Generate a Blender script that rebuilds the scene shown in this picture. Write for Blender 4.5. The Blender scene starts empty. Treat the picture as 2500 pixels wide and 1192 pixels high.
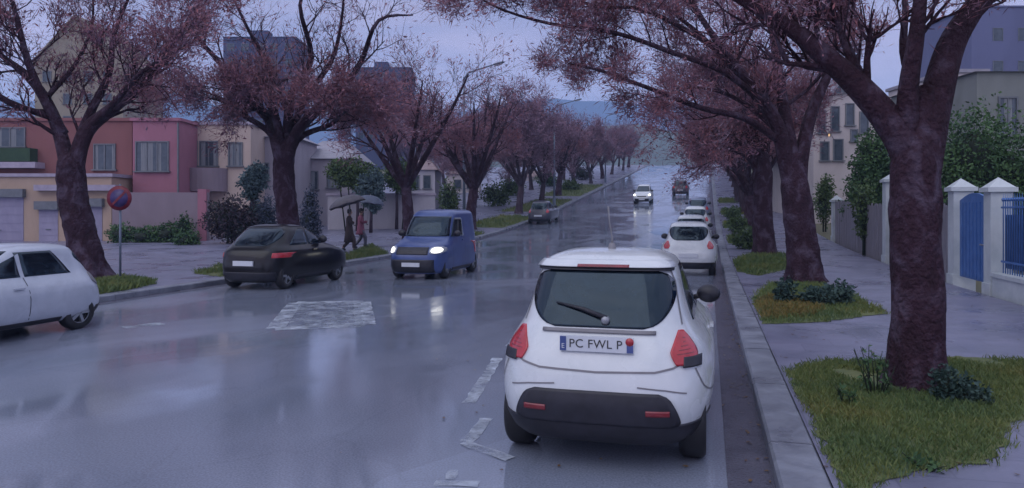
import bpy, bmesh, math, random
import numpy as np
from mathutils import Vector, Matrix
R = math.radians
scene = bpy.context.scene
COL = scene.collection
random.seed(7)

# ------------------------------------------------------------------ camera geometry
YAW = R(14.9); CH = 1.9; F = 1800.0; HZ = 515.0
CT, ST = math.cos(YAW), math.sin(YAW)
def c2w(cx, cz):                       # camera-aligned metres (right, forward) -> world x, y
    return (cx*CT - cz*ST, cx*ST + cz*CT)
def G(Y):                              # long profile of the street: level, then a climb to a crest, then down
    if Y < 22: return 0.0
    if Y < 60: return .0013*(Y-22)**2
    if Y < 150: return 1.877 + .0988*(Y-60)
    if Y < 185:
        t = Y-150; return 10.769 + .0988*t - .0988*t*t/70
    if Y < 600: return 12.5 - 30*(1-math.cos((Y-185)/415*math.pi))/2
    return -17.5
def gpt(u, v, z=0.0):                  # point of level ground seen at a place of the picture
    cz = F*(CH-z)/(v-HZ); cx = (u-1250)/F*cz
    return c2w(cx, cz)
def upt(u, cz):                        # point at depth cz on sight line u
    return c2w((u-1250)/F*cz, cz)

# ------------------------------------------------------------------ object helpers
def tag(o, label=None, cat=None, group=None, kind=None):
    if label: o['label'] = label
    if cat: o['category'] = cat
    if group: o['group'] = group
    if kind: o['kind'] = kind
    return o
def empty(name, loc, rz=0, **k):
    o = bpy.data.objects.new(name, None); COL.objects.link(o)
    o.location = loc; o.rotation_euler = (0, 0, rz)
    return tag(o, **k)
def kids(o): return list(o.children)
def copy_tree(o, parent=None):
    c = o.copy(); COL.objects.link(c); c.parent = parent
    for ch in kids(o): copy_tree(ch, c)
    return c

class MB:
    def __init__(s): s.v = []; s.f = []; s.m = []; s.sm = []
    def add(s, vs, fs, mi=0, smooth=False):
        b = len(s.v); s.v.extend(tuple(p) for p in vs)
        for f in fs:
            s.f.append(tuple(b+i for i in f)); s.m.append(mi); s.sm.append(smooth)
    def box(s, x0, x1, y0, y1, z0, z1, mi=0):
        vs = [(x, y, z) for z in (z0, z1) for y in (y0, y1) for x in (x0, x1)]
        s.add(vs, [(0,2,3,1),(4,5,7,6),(0,1,5,4),(2,6,7,3),(0,4,6,2),(1,3,7,5)], mi)
    def obox(s, c, sx, sy, sz, rot=None, mi=0):
        M = rot or Matrix.Identity(3); vs = []
        for z in (-sz/2, sz/2):
            for y in (-sy/2, sy/2):
                for x in (-sx/2, sx/2): vs.append(Vector(c) + M @ Vector((x, y, z)))
        s.add(vs, [(0,2,3,1),(4,5,7,6),(0,1,5,4),(2,6,7,3),(0,4,6,2),(1,3,7,5)], mi)
    def tube(s, pts, rad, n=8, mi=0, cap=True, smooth=True):
        P = [Vector(p) for p in pts]; k = len(P)
        if not hasattr(rad, '__len__'): rad = [rad]*k
        up = Vector((0, 0, 1)); vs = []; px = None
        for i in range(k):
            d = (P[min(i+1, k-1)] - P[max(i-1, 0)])
            d = d.normalized() if d.length > 1e-9 else up
            if px is None:
                a = Vector((1, 0, 0)) if abs(d.x) < .9 else Vector((0, 1, 0))
                px = (a - d*a.dot(d)).normalized()
            else:
                px = px - d*px.dot(d)
                px = px.normalized() if px.length > 1e-6 else d.orthogonal().normalized()
            py = d.cross(px)
            for j in range(n):
                t = 2*math.pi*j/n
                vs.append(P[i] + (px*math.cos(t) + py*math.sin(t))*rad[i])
        fs = [(i*n+j, i*n+(j+1) % n, (i+1)*n+(j+1) % n, (i+1)*n+j) for i in range(k-1) for j in range(n)]
        s.add(vs, fs, mi, smooth)
        if cap and n > 3:
            b = len(s.v) - len(vs)
            s.f.append(tuple(b+j for j in reversed(range(n)))); s.m.append(mi); s.sm.append(False)
            s.f.append(tuple(b+(k-1)*n+j for j in range(n))); s.m.append(mi); s.sm.append(False)
    def lathe(s, prof, n=24, c=(0,0,0), axis='z', mi=0, smooth=True):
        vs = []
        for (r, h) in prof:
            for j in range(n):
                t = 2*math.pi*j/n; a, b = r*math.cos(t), r*math.sin(t)
                p = (a, b, h) if axis == 'z' else (h, a, b) if axis == 'x' else (a, h, b)
                vs.append((p[0]+c[0], p[1]+c[1], p[2]+c[2]))
        fs = [(i*n+j, i*n+(j+1) % n, (i+1)*n+(j+1) % n, (i+1)*n+j) for i in range(len(prof)-1) for j in range(n)]
        s.add(vs, fs, mi, smooth)
    def build(s, name, mats, parent=None, loc=None):
        me = bpy.data.meshes.new(name)
        me.from_pydata([tuple(p) for p in s.v], [], s.f)
        if not isinstance(mats, (list, tuple)): mats = [mats]
        for m in mats: me.materials.append(m)
        me.polygons.foreach_set('material_index', s.m)
        me.polygons.foreach_set('use_smooth', s.sm)
        me.update()
        o = bpy.data.objects.new(name, me); COL.objects.link(o)
        if parent: o.parent = parent
        if loc: o.location = loc
        return o
def fixn(o):
    bm = bmesh.new(); bm.from_mesh(o.data)
    bmesh.ops.recalc_face_normals(bm, faces=bm.faces); bm.to_mesh(o.data); bm.free()
    return o
def struct(o): o['kind'] = 'structure'; return o

# ------------------------------------------------------------------ materials
def mat(name, c1, c2=None, rough=.6, scale=3.0, stretch=(1,1,1), spec=.5, bump=0, bscale=None, metal=0, coat=0, detail=5, rrange=None, c3=None, contrast=.18):
    m = bpy.data.materials.new(name); m.use_nodes = True
    nt = m.node_tree; N = nt.nodes; L = nt.links
    b = N['Principled BSDF']
    b.inputs['Roughness'].default_value = rough
    b.inputs['Specular IOR Level'].default_value = spec
    b.inputs['Metallic'].default_value = metal
    b.inputs['Coat Weight'].default_value = coat
    b.inputs['Coat Roughness'].default_value = .06
    c2 = c2 or tuple(min(1, x*1.35) for x in c1)
    tc = N.new('ShaderNodeTexCoord'); mp = N.new('ShaderNodeMapping')
    mp.inputs['Scale'].default_value = stretch
    L.new(tc.outputs['Object'], mp.inputs[0])
    nz = N.new('ShaderNodeTexNoise'); nz.inputs['Scale'].default_value = scale
    nz.inputs['Detail'].default_value = detail; nz.inputs['Roughness'].default_value = .62
    nz.inputs['Distortion'].default_value = .6
    L.new(mp.outputs[0], nz.inputs['Vector'])
    cr = N.new('ShaderNodeValToRGB')
    cr.color_ramp.elements[0].position = .5-contrast; cr.color_ramp.elements[1].position = .5+contrast
    cr.color_ramp.elements[0].color = (*c1, 1); cr.color_ramp.elements[1].color = (*c2, 1)
    if c3:
        e = cr.color_ramp.elements.new(.5); e.color = (*c3, 1)
    L.new(nz.outputs['Fac'], cr.inputs[0])
    L.new(cr.outputs[0], b.inputs['Base Color'])
    if rrange:
        mr = N.new('ShaderNodeMapRange'); mr.inputs['From Min'].default_value = .35; mr.inputs['From Max'].default_value = .65
        mr.inputs['To Min'].default_value = rrange[0]; mr.inputs['To Max'].default_value = rrange[1]
        n2 = N.new('ShaderNodeTexNoise'); n2.inputs['Scale'].default_value = scale*.6; n2.inputs['Detail'].default_value = 4
        L.new(mp.outputs[0], n2.inputs['Vector']); L.new(n2.outputs['Fac'], mr.inputs['Value']); L.new(mr.outputs[0], b.inputs['Roughness'])
    if bump:
        bp = N.new('ShaderNodeBump'); bp.inputs['Strength'].default_value = bump; bp.inputs['Distance'].default_value = .02
        n3 = N.new('ShaderNodeTexNoise'); n3.inputs['Scale'].default_value = bscale or scale*6; n3.inputs['Detail'].default_value = 6
        L.new(mp.outputs[0], n3.inputs['Vector']); L.new(n3.outputs['Fac'], bp.inputs['Height']); L.new(bp.outputs[0], b.inputs['Normal'])
    return m
def leafmat(name, cols, rough=.65, cscale=.9):
    m = bpy.data.materials.new(name); m.use_nodes = True
    nt = m.node_tree; N = nt.nodes; L = nt.links; b = N['Principled BSDF']
    b.inputs['Roughness'].default_value = rough; b.inputs['Specular IOR Level'].default_value = .25
    ge = N.new('ShaderNodeNewGeometry'); tc = N.new('ShaderNodeTexCoord')
    nz = N.new('ShaderNodeTexNoise'); nz.inputs['Scale'].default_value = cscale; nz.inputs['Detail'].default_value = 3
    L.new(tc.outputs['Object'], nz.inputs['Vector'])
    ad = N.new('ShaderNodeMath'); ad.operation = 'MULTIPLY_ADD'; ad.inputs[1].default_value = .45
    L.new(ge.outputs['Random Per Island'], ad.inputs[0])
    mu = N.new('ShaderNodeMath'); mu.operation = 'MULTIPLY_ADD'; mu.inputs[1].default_value = 1.9; mu.inputs[2].default_value = -.68
    L.new(nz.outputs['Fac'], mu.inputs[0]); L.new(mu.outputs[0], ad.inputs[2])
    cr = N.new('ShaderNodeValToRGB'); E = cr.color_ramp.elements
    E[0].color = (*cols[0], 1); E[1].color = (*cols[-1], 1)
    for i in range(1, len(cols)-1):
        e = E.new(i/(len(cols)-1)); e.color = (*cols[i], 1)
    L.new(ad.outputs[0], cr.inputs[0]); L.new(cr.outputs[0], b.inputs['Base Color'])
    return m
def emit(name, col, s):
    m = bpy.data.materials.new(name); m.use_nodes = True
    b = m.node_tree.nodes['Principled BSDF']
    b.inputs['Base Color'].default_value = (.8, .8, .75, 1)
    b.inputs['Emission Color'].default_value = (*col, 1); b.inputs['Emission Strength'].default_value = s
    return m

def wet_road():
    m = bpy.data.materials.new('wet_asphalt'); m.use_nodes = True
    nt = m.node_tree; N = nt.nodes; L = nt.links; b = N['Principled BSDF']
    b.inputs['IOR'].default_value = 1.5
    tc = N.new('ShaderNodeTexCoord')
    def noise(sc, det, st=(1,1,1), dist=0.0):
        mp = N.new('ShaderNodeMapping'); mp.inputs['Scale'].default_value = st
        L.new(tc.outputs['Object'], mp.inputs[0])
        n = N.new('ShaderNodeTexNoise'); n.inputs['Scale'].default_value = sc; n.inputs['Detail'].default_value = det
        n.inputs['Distortion'].default_value = dist
        L.new(mp.outputs[0], n.inputs['Vector']); return n.outputs['Fac']
    big = noise(.35, 5, (1, .45, 1), 1.0)
    cr = N.new('ShaderNodeValToRGB'); E = cr.color_ramp.elements
    E[0].position = .3; E[0].color = (.18, .21, .275, 1); E[1].position = .7; E[1].color = (.29, .315, .41, 1)
    L.new(big, cr.inputs[0])
    fine = noise(60, 3)
    mx = N.new('ShaderNodeMix'); mx.data_type = 'RGBA'; mx.blend_type = 'MULTIPLY'; mx.inputs[0].default_value = .5
    c2 = N.new('ShaderNodeValToRGB'); c2.color_ramp.elements[0].position = .35; c2.color_ramp.elements[1].position = .65
    c2.color_ramp.elements[0].color = (.45, .45, .45, 1)
    # repaired patches and hairline cracks of the asphalt itself
    vo = N.new('ShaderNodeTexVoronoi'); vo.feature = 'DISTANCE_TO_EDGE'; vo.inputs['Scale'].default_value = .55
    wp = N.new('ShaderNodeMapping'); wp.inputs['Scale'].default_value = (1, .55, 1); L.new(tc.outputs['Object'], wp.inputs[0])
    nw = N.new('ShaderNodeTexNoise'); nw.inputs['Scale'].default_value = 2.2; nw.inputs['Detail'].default_value = 5; L.new(wp.outputs[0], nw.inputs['Vector'])
    av = N.new('ShaderNodeVectorMath'); av.operation = 'MULTIPLY_ADD'; av.inputs[1].default_value = (.55, .55, 0); L.new(nw.outputs['Color'], av.inputs[0]); L.new(wp.outputs[0], av.inputs[2]); L.new(av.outputs[0], vo.inputs['Vector'])
    ck = N.new('ShaderNodeMapRange'); ck.inputs['From Min'].default_value = .0; ck.inputs['From Max'].default_value = .012; ck.inputs['To Min'].default_value = .93; ck.inputs['To Max'].default_value = 1; L.new(vo.outputs['Distance'], ck.inputs['Value'])
    mk = N.new('ShaderNodeMix'); mk.data_type = 'RGBA'; mk.blend_type = 'MULTIPLY'; mk.inputs[0].default_value = 1; L.new(cr.outputs[0], mk.inputs[6]); L.new(ck.outputs[0], mk.inputs[7])
    vp = N.new('ShaderNodeTexVoronoi'); vp.distance = 'CHEBYCHEV'; vp.inputs['Scale'].default_value = .16; L.new(wp.outputs[0], vp.inputs['Vector'])
    sp = N.new('ShaderNodeSeparateColor'); L.new(vp.outputs['Color'], sp.inputs[0])
    pr = N.new('ShaderNodeMapRange'); pr.inputs['To Min'].default_value = .80; pr.inputs['To Max'].default_value = 1.12; L.new(sp.outputs[0], pr.inputs['Value'])
    mp2 = N.new('ShaderNodeMix'); mp2.data_type = 'RGBA'; mp2.blend_type = 'MULTIPLY'; mp2.inputs[0].default_value = 1; L.new(mk.outputs[2], mp2.inputs[6]); L.new(pr.outputs[0], mp2.inputs[7])
    L.new(fine, c2.inputs[0]); L.new(mp2.outputs[2], mx.inputs[6]); L.new(c2.outputs[0], mx.inputs[7])
    L.new(mx.outputs[2], b.inputs['Base Color'])
    pud = noise(.55, 4, (1, .6, 1), .7)
    mr = N.new('ShaderNodeMapRange'); mr.inputs['From Min'].default_value = .42; mr.inputs['From Max'].default_value = .58
    mr.inputs['To Min'].default_value = .03; mr.inputs['To Max'].default_value = .19
    L.new(pud, mr.inputs['Value']); L.new(mr.outputs[0], b.inputs['Roughness'])
    bp = N.new('ShaderNodeBump'); bp.inputs['Distance'].default_value = .004
    ms = N.new('ShaderNodeMapRange'); ms.inputs['From Min'].default_value = .42; ms.inputs['From Max'].default_value = .58
    ms.inputs['To Min'].default_value = .12; ms.inputs['To Max'].default_value = .5
    L.new(pud, ms.inputs['Value']); L.new(ms.outputs[0], bp.inputs['Strength'])
    L.new(noise(28, 5), bp.inputs['Height']); L.new(bp.outputs[0], b.inputs['Normal'])
    return m

MT = {}
MT['road'] = wet_road()
MT['pave'] = mat('wet_paving', (.15,.155,.225), (.225,.22,.315), rough=.35, scale=1.1, bump=.15, bscale=30, rrange=(.2,.5))
MT['kerb'] = mat('kerb_stone', (.14,.15,.19), (.26,.275,.33), rough=.45, scale=2.5, bump=.3, rrange=(.25,.55))
MT['gutter'] = mat('gutter_asphalt', (.065,.066,.095), (.105,.102,.14), rough=.25, scale=2, bump=.3, bscale=40)
MT['earth'] = mat('field_earth', (.10,.10,.06), (.15,.14,.09), rough=.9, scale=.02)
MT['line'] = mat('worn_paint_and_glint', (.36,.40,.47), (.55,.60,.68), rough=.35, scale=3, contrast=.1, bump=.2, bscale=40)
def worn(m, lo, hi):
    nt = m.node_tree; N = nt.nodes; L = nt.links; out = N['Material Output']; tc = N.new('ShaderNodeTexCoord'); nz = N.new('ShaderNodeTexNoise')
    nz.inputs['Scale'].default_value = 3.2; nz.inputs['Detail'].default_value = 9; nz.inputs['Roughness'].default_value = .7; L.new(tc.outputs['Object'], nz.inputs['Vector'])
    mr = N.new('ShaderNodeMapRange'); mr.inputs['From Min'].default_value = lo; mr.inputs['From Max'].default_value = hi; L.new(nz.outputs['Fac'], mr.inputs['Value'])
    tr = N.new('ShaderNodeBsdfTransparent'); mx = N.new('ShaderNodeMixShader'); L.new(mr.outputs[0], mx.inputs[0]); L.new(tr.outputs[0], mx.inputs[1]); L.new(N['Principled BSDF'].outputs[0], mx.inputs[2]); L.new(mx.outputs[0], out.inputs['Surface'])
worn(MT['line'], .36, .60)
MT['patch'] = mat('faded_road_paint', (.30,.34,.41), (.50,.55,.63), rough=.3, scale=3, contrast=.1, bump=.2, bscale=40); worn(MT['patch'], .42, .68)
MT['grass'] = leafmat('verge_grass', [(.065,.115,.05),(.10,.15,.055),(.15,.185,.06),(.19,.17,.055)], cscale=.8)
MT['soil'] = mat('grass_mat', (.06,.10,.045), (.15,.16,.055), rough=.85, scale=1.3, bump=.6, bscale=25, c3=(.11,.13,.045))
MT['hill'] = mat('far_hill_haze_tint', (.032,.065,.17), (.042,.08,.20), rough=1, scale=.01)  # blue of the distant haze is put into the base colour
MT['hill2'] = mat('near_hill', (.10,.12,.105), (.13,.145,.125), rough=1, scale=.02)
MT['bark'] = mat('cherry_bark', (.020,.009,.014), (.13,.10,.145), rough=.8, spec=.2, scale=2.2, stretch=(1.4,1.4,1.1), bump=1.0, bscale=14, c3=(.045,.021,.034), contrast=.26)
MT['barkfar'] = mat('distant_bark', (.035,.02,.03), (.09,.065,.085), rough=.8, spec=.2, scale=2)
MT['twig'] = leafmat('red_twigs', [(.095,.06,.095),(.18,.10,.145),(.25,.13,.175),(.32,.125,.135),(.21,.145,.195),(.40,.29,.36)], cscale=.8)
MT['twigfar'] = leafmat('mauve_twigs', [(.15,.105,.155),(.23,.14,.19),(.29,.185,.245),(.33,.17,.19)], cscale=.4)
MT['green'] = leafmat('hedge_leaves', [(.03,.065,.034),(.06,.12,.048),(.095,.17,.06)], cscale=1.2)
MT['olive'] = leafmat('olive_leaves', [(.04,.07,.03),(.075,.12,.045),(.11,.155,.06)], cscale=1.2)
MT['teal'] = leafmat('bluish_leaves', [(.05,.085,.095),(.085,.13,.14),(.12,.165,.17)], cscale=1.2)
MT['slate'] = leafmat('slate_needles', [(.03,.042,.07),(.06,.075,.11),(.10,.115,.16)], cscale=3)
MT['plum'] = leafmat('plum_leaves', [(.025,.025,.03),(.055,.035,.05),(.035,.06,.04)], cscale=1.0)
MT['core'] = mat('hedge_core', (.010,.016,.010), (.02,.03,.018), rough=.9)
MT['white_paint'] = mat('white_car_paint', (.60,.635,.66), (.68,.70,.72), rough=.28, scale=4, coat=.6, rrange=(.22,.34))
MT['grey_paint'] = mat('dull_white_paint', (.40,.43,.50), (.50,.53,.60), rough=.32, scale=3, coat=.4)
MT['black_paint'] = mat('black_car_paint', (.003,.0025,.004), (.008,.006,.010), rough=.28, scale=3, coat=.25, spec=.35)
MT['blue_paint'] = mat('blue_van_paint', (.035,.065,.20), (.06,.10,.28), rough=.35, scale=2.5, coat=.4)
MT['dark_paint'] = mat('dark_car_paint', (.04,.04,.06), (.07,.07,.1), rough=.3, scale=3, coat=.5)
MT['steelblue'] = mat('steel_blue_paint', (.12,.16,.26), (.18,.22,.34), rough=.3, scale=3, coat=.5)
MT['glass'] = mat('car_glass', (.002,.004,.008), (.014,.024,.038), rough=.05, scale=2.2, spec=.62)
MT['plastic'] = mat('black_plastic', (.012,.012,.018), (.028,.027,.04), rough=.45, scale=6)
MT['trim'] = mat('grey_trim', (.16,.155,.17), (.22,.21,.23), rough=.5)
MT['tyre'] = mat('tyre_rubber', (.010,.010,.013), (.02,.02,.026), rough=.6)
MT['rim'] = mat('alloy_rim', (.30,.32,.36), (.42,.44,.48), rough=.35, metal=.6)
MT['red'] = mat('red_lamp_lens', (.38,.010,.018), (.52,.022,.035), rough=.15, coat=.8, scale=8)
MT['darkred'] = mat('dark_red_lens', (.16,.012,.02), (.26,.02,.03), rough=.2, coat=.6, scale=8)
MT['clear'] = mat('clear_lamp_lens', (.35,.38,.42), (.5,.52,.56), rough=.15, coat=.8, scale=10)
MT['lamp'] = emit('lit_headlight', (1.0,.98,.86), 2.2)
MT['plate'] = mat('plate_white', (.60,.63,.68), (.68,.70,.74), rough=.4)
MT['ink'] = mat('plate_ink', (.03,.03,.035), (.05,.05,.055), rough=.5)
MT['plateblue'] = mat('plate_blue', (.05,.08,.24), (.08,.11,.30), rough=.4)
MT['chrome'] = mat('metal_grey', (.25,.26,.29), (.34,.35,.38), rough=.35, metal=.5)
MT['pole'] = mat('lamp_pole_paint', (.12,.15,.20), (.17,.20,.26), rough=.5)
MT['iron'] = mat('blue_iron', (.045,.12,.33), (.075,.18,.45), rough=.45, scale=4)
MT['plaster_white'] = mat('white_plaster', (.42,.47,.50), (.58,.62,.64), rough=.75, scale=1.5, bump=.2)
MT['wood_grey'] = mat('grey_fence_wood', (.17,.16,.19), (.27,.25,.28), rough=.8, scale=3, stretch=(4,4,.5))
MT['pane'] = mat('window_pane', (.030,.045,.065), (.075,.095,.12), rough=.12, scale=2, spec=.6)
MT['frame'] = mat('window_frame_paint', (.12,.13,.15), (.18,.19,.21), rough=.6)
MT['door_lilac'] = mat('lilac_garage_paint', (.25,.23,.33), (.34,.31,.42), rough=.6, scale=1.2, stretch=(1,1,.4))
MT['amber'] = emit('amber_window_light', (1.0,.5,.08), .6)
MT['skin'] = mat('skin', (.36,.20,.15), (.42,.25,.19), rough=.5)
MT['coat_brown'] = mat('dark_brown_cloth', (.030,.020,.022), (.07,.05,.05), rough=.9, scale=8, stretch=(3,3,.5))
MT['coat_rose'] = mat('rose_cloth', (.18,.055,.09), (.26,.09,.13), rough=.9, scale=5)
MT['umb_grey'] = mat('grey_umbrella_cloth', (.075,.065,.078), (.12,.105,.12), rough=.55, scale=5)
MT['umb_blue'] = mat('slate_umbrella_cloth', (.07,.085,.13), (.11,.13,.19), rough=.55, scale=5)
MT['hair'] = mat('dark_hair', (.015,.01,.01), (.03,.02,.018), rough=.6)
MT['sign_red'] = mat('sign_red', (.13,.008,.022), (.20,.014,.03), rough=.4, scale=6)
MT['sign_blue'] = mat('sign_blue', (.035,.025,.10), (.06,.035,.15), rough=.4, scale=6)
def wall(n, c, k=1.25, s=.7): return mat(n, c, tuple(x*k for x in c), rough=.85, scale=s, stretch=(1,1,.45), bump=.15, bscale=12)
MT['w_rust'] = wall('rust_plaster', (.215,.088,.088)); MT['w_pink'] = wall('pink_plaster', (.31,.13,.175))
MT['w_cream'] = wall('cream_plaster', (.47,.37,.32)); MT['w_beige'] = wall('beige_plaster', (.40,.29,.22))
MT['w_mauve'] = wall('mauve_wall', (.225,.175,.205)); MT['w_lilac'] = wall('lilac_plaster', (.32,.29,.33))
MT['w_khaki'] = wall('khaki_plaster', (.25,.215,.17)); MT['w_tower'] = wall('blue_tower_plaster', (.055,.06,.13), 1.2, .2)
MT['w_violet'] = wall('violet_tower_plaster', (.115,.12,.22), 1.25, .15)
MT['w_ivory'] = wall('ivory_plaster', (.47,.42,.41)); MT['w_greyg'] = wall('grey_green_plaster', (.18,.19,.185))
MT['w_white'] = wall('pale_wall', (.40,.38,.42)); MT['tiles'] = mat('roof_tiles', (.22,.15,.16), (.32,.24,.24), rough=.8, scale=2, stretch=(1,4,1))
MT['tiles_grey'] = mat('grey_roof', (.24,.23,.27), (.33,.31,.36), rough=.7, scale=1.5)
MT['ledge'] = mat('ledge_stone', (.32,.28,.36), (.42,.37,.45), rough=.7)
MT['awning'] = mat('green_awning', (.02,.05,.028), (.035,.075,.035), rough=.8)

def joints(m, sx, sy):
    nt = m.node_tree; N = nt.nodes; L = nt.links; b = N['Principled BSDF']; src = b.inputs['Base Color'].links[0].from_socket
    tc = N.new('ShaderNodeTexCoord'); bk = N.new('ShaderNodeTexBrick'); bk.inputs['Scale'].default_value = 1; bk.inputs['Brick Width'].default_value = sx; bk.inputs['Row Height'].default_value = sy
    bk.inputs['Mortar Size'].default_value = .008; bk.inputs['Color1'].default_value = (1, 1, 1, 1); bk.inputs['Color2'].default_value = (.86, .87, .9, 1); bk.inputs['Mortar'].default_value = (.62, .62, .66, 1)
    L.new(tc.outputs['Object'], bk.inputs['Vector']); mx = N.new('ShaderNodeMix'); mx.data_type = 'RGBA'; mx.blend_type = 'MULTIPLY'; mx.inputs[0].default_value = .8
    L.new(src, mx.inputs[6]); L.new(bk.outputs['Color'], mx.inputs[7]); L.new(mx.outputs[2], b.inputs['Base Color'])
joints(MT['pave'], .8, .5)
MT['ochre'] = leafmat('dry_grass', [(.13,.11,.04),(.20,.15,.045),(.26,.19,.06)], cscale=.8)
MT['curtain'] = mat('curtain', (.16,.17,.19), (.27,.28,.30), rough=.9, scale=3, stretch=(6,1,.3))
MT['basegreen'] = leafmat('base_leaves', [(.02,.045,.04),(.04,.075,.065),(.065,.105,.085)], cscale=2)
MT['glass'].node_tree.nodes['Principled BSDF'].inputs['Specular Tint'].default_value = (.62, .82, 1.0, 1)
MT['leaf'] = leafmat('wet_fallen_leaves', [(.05,.025,.02),(.11,.06,.03),(.16,.10,.035),(.05,.06,.035)], rough=.3)
for k_ in ('bark',):
    for n_ in MT[k_].node_tree.nodes:
        if n_.type == 'BUMP': n_.inputs['Distance'].default_value = .07
HAZE=.00055; SKYK=1.5; SUNE=.55; EXPO=0.15
# ------------------------------------------------------------------ cars
def pchip(xs, ys):
    xs = np.array(xs, float); ys = np.array(ys, float); h = np.diff(xs); d = np.diff(ys)/h
    m = np.zeros(len(xs)); m[0] = d[0]; m[-1] = d[-1]
    for i in range(1, len(xs)-1):
        if d[i-1]*d[i] > 0:
            w1 = 2*h[i]+h[i-1]; w2 = h[i]+2*h[i-1]
            m[i] = (w1+w2)/(w1/d[i-1]+w2/d[i])
    def f(x):
        x = min(max(x, xs[0]), xs[-1]); i = min(int(np.searchsorted(xs, x, 'right'))-1, len(h)-1)
        t = (x-xs[i])/h[i]; t2 = t*t; t3 = t2*t
        return float((2*t3-3*t2+1)*ys[i] + (t3-2*t2+t)*h[i]*m[i] + (-2*t3+3*t2)*ys[i+1] + (t3-t2)*h[i]*m[i+1])
    return f

class Shape:
    """body as a stack of rounded-rectangle outlines: half width, rear y and front y as functions of height"""
    def __init__(s, table, n=5.0):
        zs = [r[0] for r in table]; s.z0, s.z1 = zs[0], zs[-1]; s.n = n
        s.W = pchip(zs, [r[1] for r in table]); s.Rr = pchip(zs, [r[2] for r in table]); s.Fr = pchip(zs, [r[3] for r in table])
        s.zs = zs
    def abc(s, z):
        r, f = s.Rr(z), s.Fr(z); return s.W(z), (r+f)/2, (f-r)/2
    def at(s, z, t, side, off=0):
        w, yc, a = s.abc(z); n = s.n
        if side in ('rear', 'front'):
            x = max(-w*.9995, min(w*.9995, t)); k = (1-abs(x/w)**n)**(1/n)*a
            y = -k if side == 'rear' else k
        else:
            y = max(-a*.9995, min(a*.9995, t-yc)); x = w*(1-abs(y/a)**n)**(1/n)
            if side == 'left': x = -x
        gx = abs(x/w)**(n-1)/w*(1 if x > 0 else -1); gy = abs(y/a)**(n-1)/a*(1 if y > 0 else -1)
        g = math.hypot(gx, gy) or 1
        return Vector((x+gx/g*off, yc+y+gy/g*off, z))
    def body(s, mb, M=72, rows=70):
        zl = sorted(set([s.z0+(s.z1-s.z0)*i/rows for i in range(rows+1)] + [s.z1-.03*q*q for q in (.1,.2,.35,.5,.7,.9)] + s.zs))
        vs = []
        for z in zl:
            w, yc, a = s.abc(z)
            for j in range(M):
                p = 2*math.pi*(j+.5)/M; c, d = math.cos(p), math.sin(p); e = 2/s.n
                # mix of angle and arc spacing keeps both flats and corners sampled
                vs.append((w*math.copysign(abs(c)**e, c), yc+a*math.copysign(abs(d)**e, d), z))
        K = len(zl)
        fs = [(i*M+j, i*M+(j+1) % M, (i+1)*M+(j+1) % M, (i+1)*M+j) for i in range(K-1) for j in range(M)]
        mb.add(vs, fs, 0, True)
        b = len(mb.v)-len(vs)
        mb.f.append(tuple(b+j for j in reversed(range(M)))); mb.m.append(0); mb.sm.append(False)
        mb.f.append(tuple(b+(K-1)*M+j for j in range(M))); mb.m.append(0); mb.sm.append(True)
    def patch(s, mb, side, z0, z1, lo, hi, off=.004, rows=10, cols=18, depth=.02, mi=0):
        lo_ = lo if callable(lo) else (lambda z: lo); hi_ = hi if callable(hi) else (lambda z: hi)
        vs = []
        for o in (off, off-depth):
            for i in range(rows+1):
                z = z0+(z1-z0)*i/rows; a, b = lo_(z), hi_(z)
                for j in range(cols+1):
                    vs.append(s.at(z, a+(b-a)*j/cols, side, o))
        n1 = (rows+1)*(cols+1); C = cols+1
        fl = side in ('front', 'left')
        fs = []
        for i in range(rows):
            for j in range(cols):
                q = (i*C+j, i*C+j+1, (i+1)*C+j+1, (i+1)*C+j); fs.append(q[::-1] if fl else q)
        edge = [j for j in range(C)] + [i*C+cols for i in range(1, rows+1)] + [rows*C+j for j in range(cols-1, -1, -1)] + [i*C for i in range(rows-1, 0, -1)]
        for k in range(len(edge)):
            a, b = edge[k], edge[(k+1) % len(edge)]
            q = (b, a, a+n1, b+n1); fs.append(q[::-1] if fl else q)
        mb.add(vs, fs, mi, True)
    def ribbon(s, mb, side, pts, w, off=.003, mi=0):
        P = []
        for k in range(len(pts)-1):
            for q in range(6): P.append(((pts[k][0]*(6-q)+pts[k+1][0]*q)/6, (pts[k][1]*(6-q)+pts[k+1][1]*q)/6))
        P.append(pts[-1])
        vs = []
        for k, (t, z) in enumerate(P):
            a = P[max(k-1, 0)]; b = P[min(k+1, len(P)-1)]
            dx, dz = b[0]-a[0], b[1]-a[1]; l = math.hypot(dx, dz) or 1
            nx, nz = -dz/l*w/2, dx/l*w/2
            vs += [s.at(z+nz, t+nx, side, off), s.at(z-nz, t-nx, side, off)]
        mb.add(vs, [(2*k, 2*k+1, 2*k+3, 2*k+2) for k in range(len(P)-1)], mi, True)

def rounded(z0, z1, x_lo, x_mid, x_hi, r=.06):
    """half-width of a window against height, with rounded corners"""
    def f(z):
        t = (z-z0)/(z1-z0)
        x = x_lo*(1-t)*(1-2*t)+4*x_mid*t*(1-t)+x_hi*t*(2*t-1)
        d = min(z-z0, z1-z)
        if d < r: x -= r*(1-math.sqrt(max(0, 1-(1-d/r)**2)))
        return x
    return f

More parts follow.
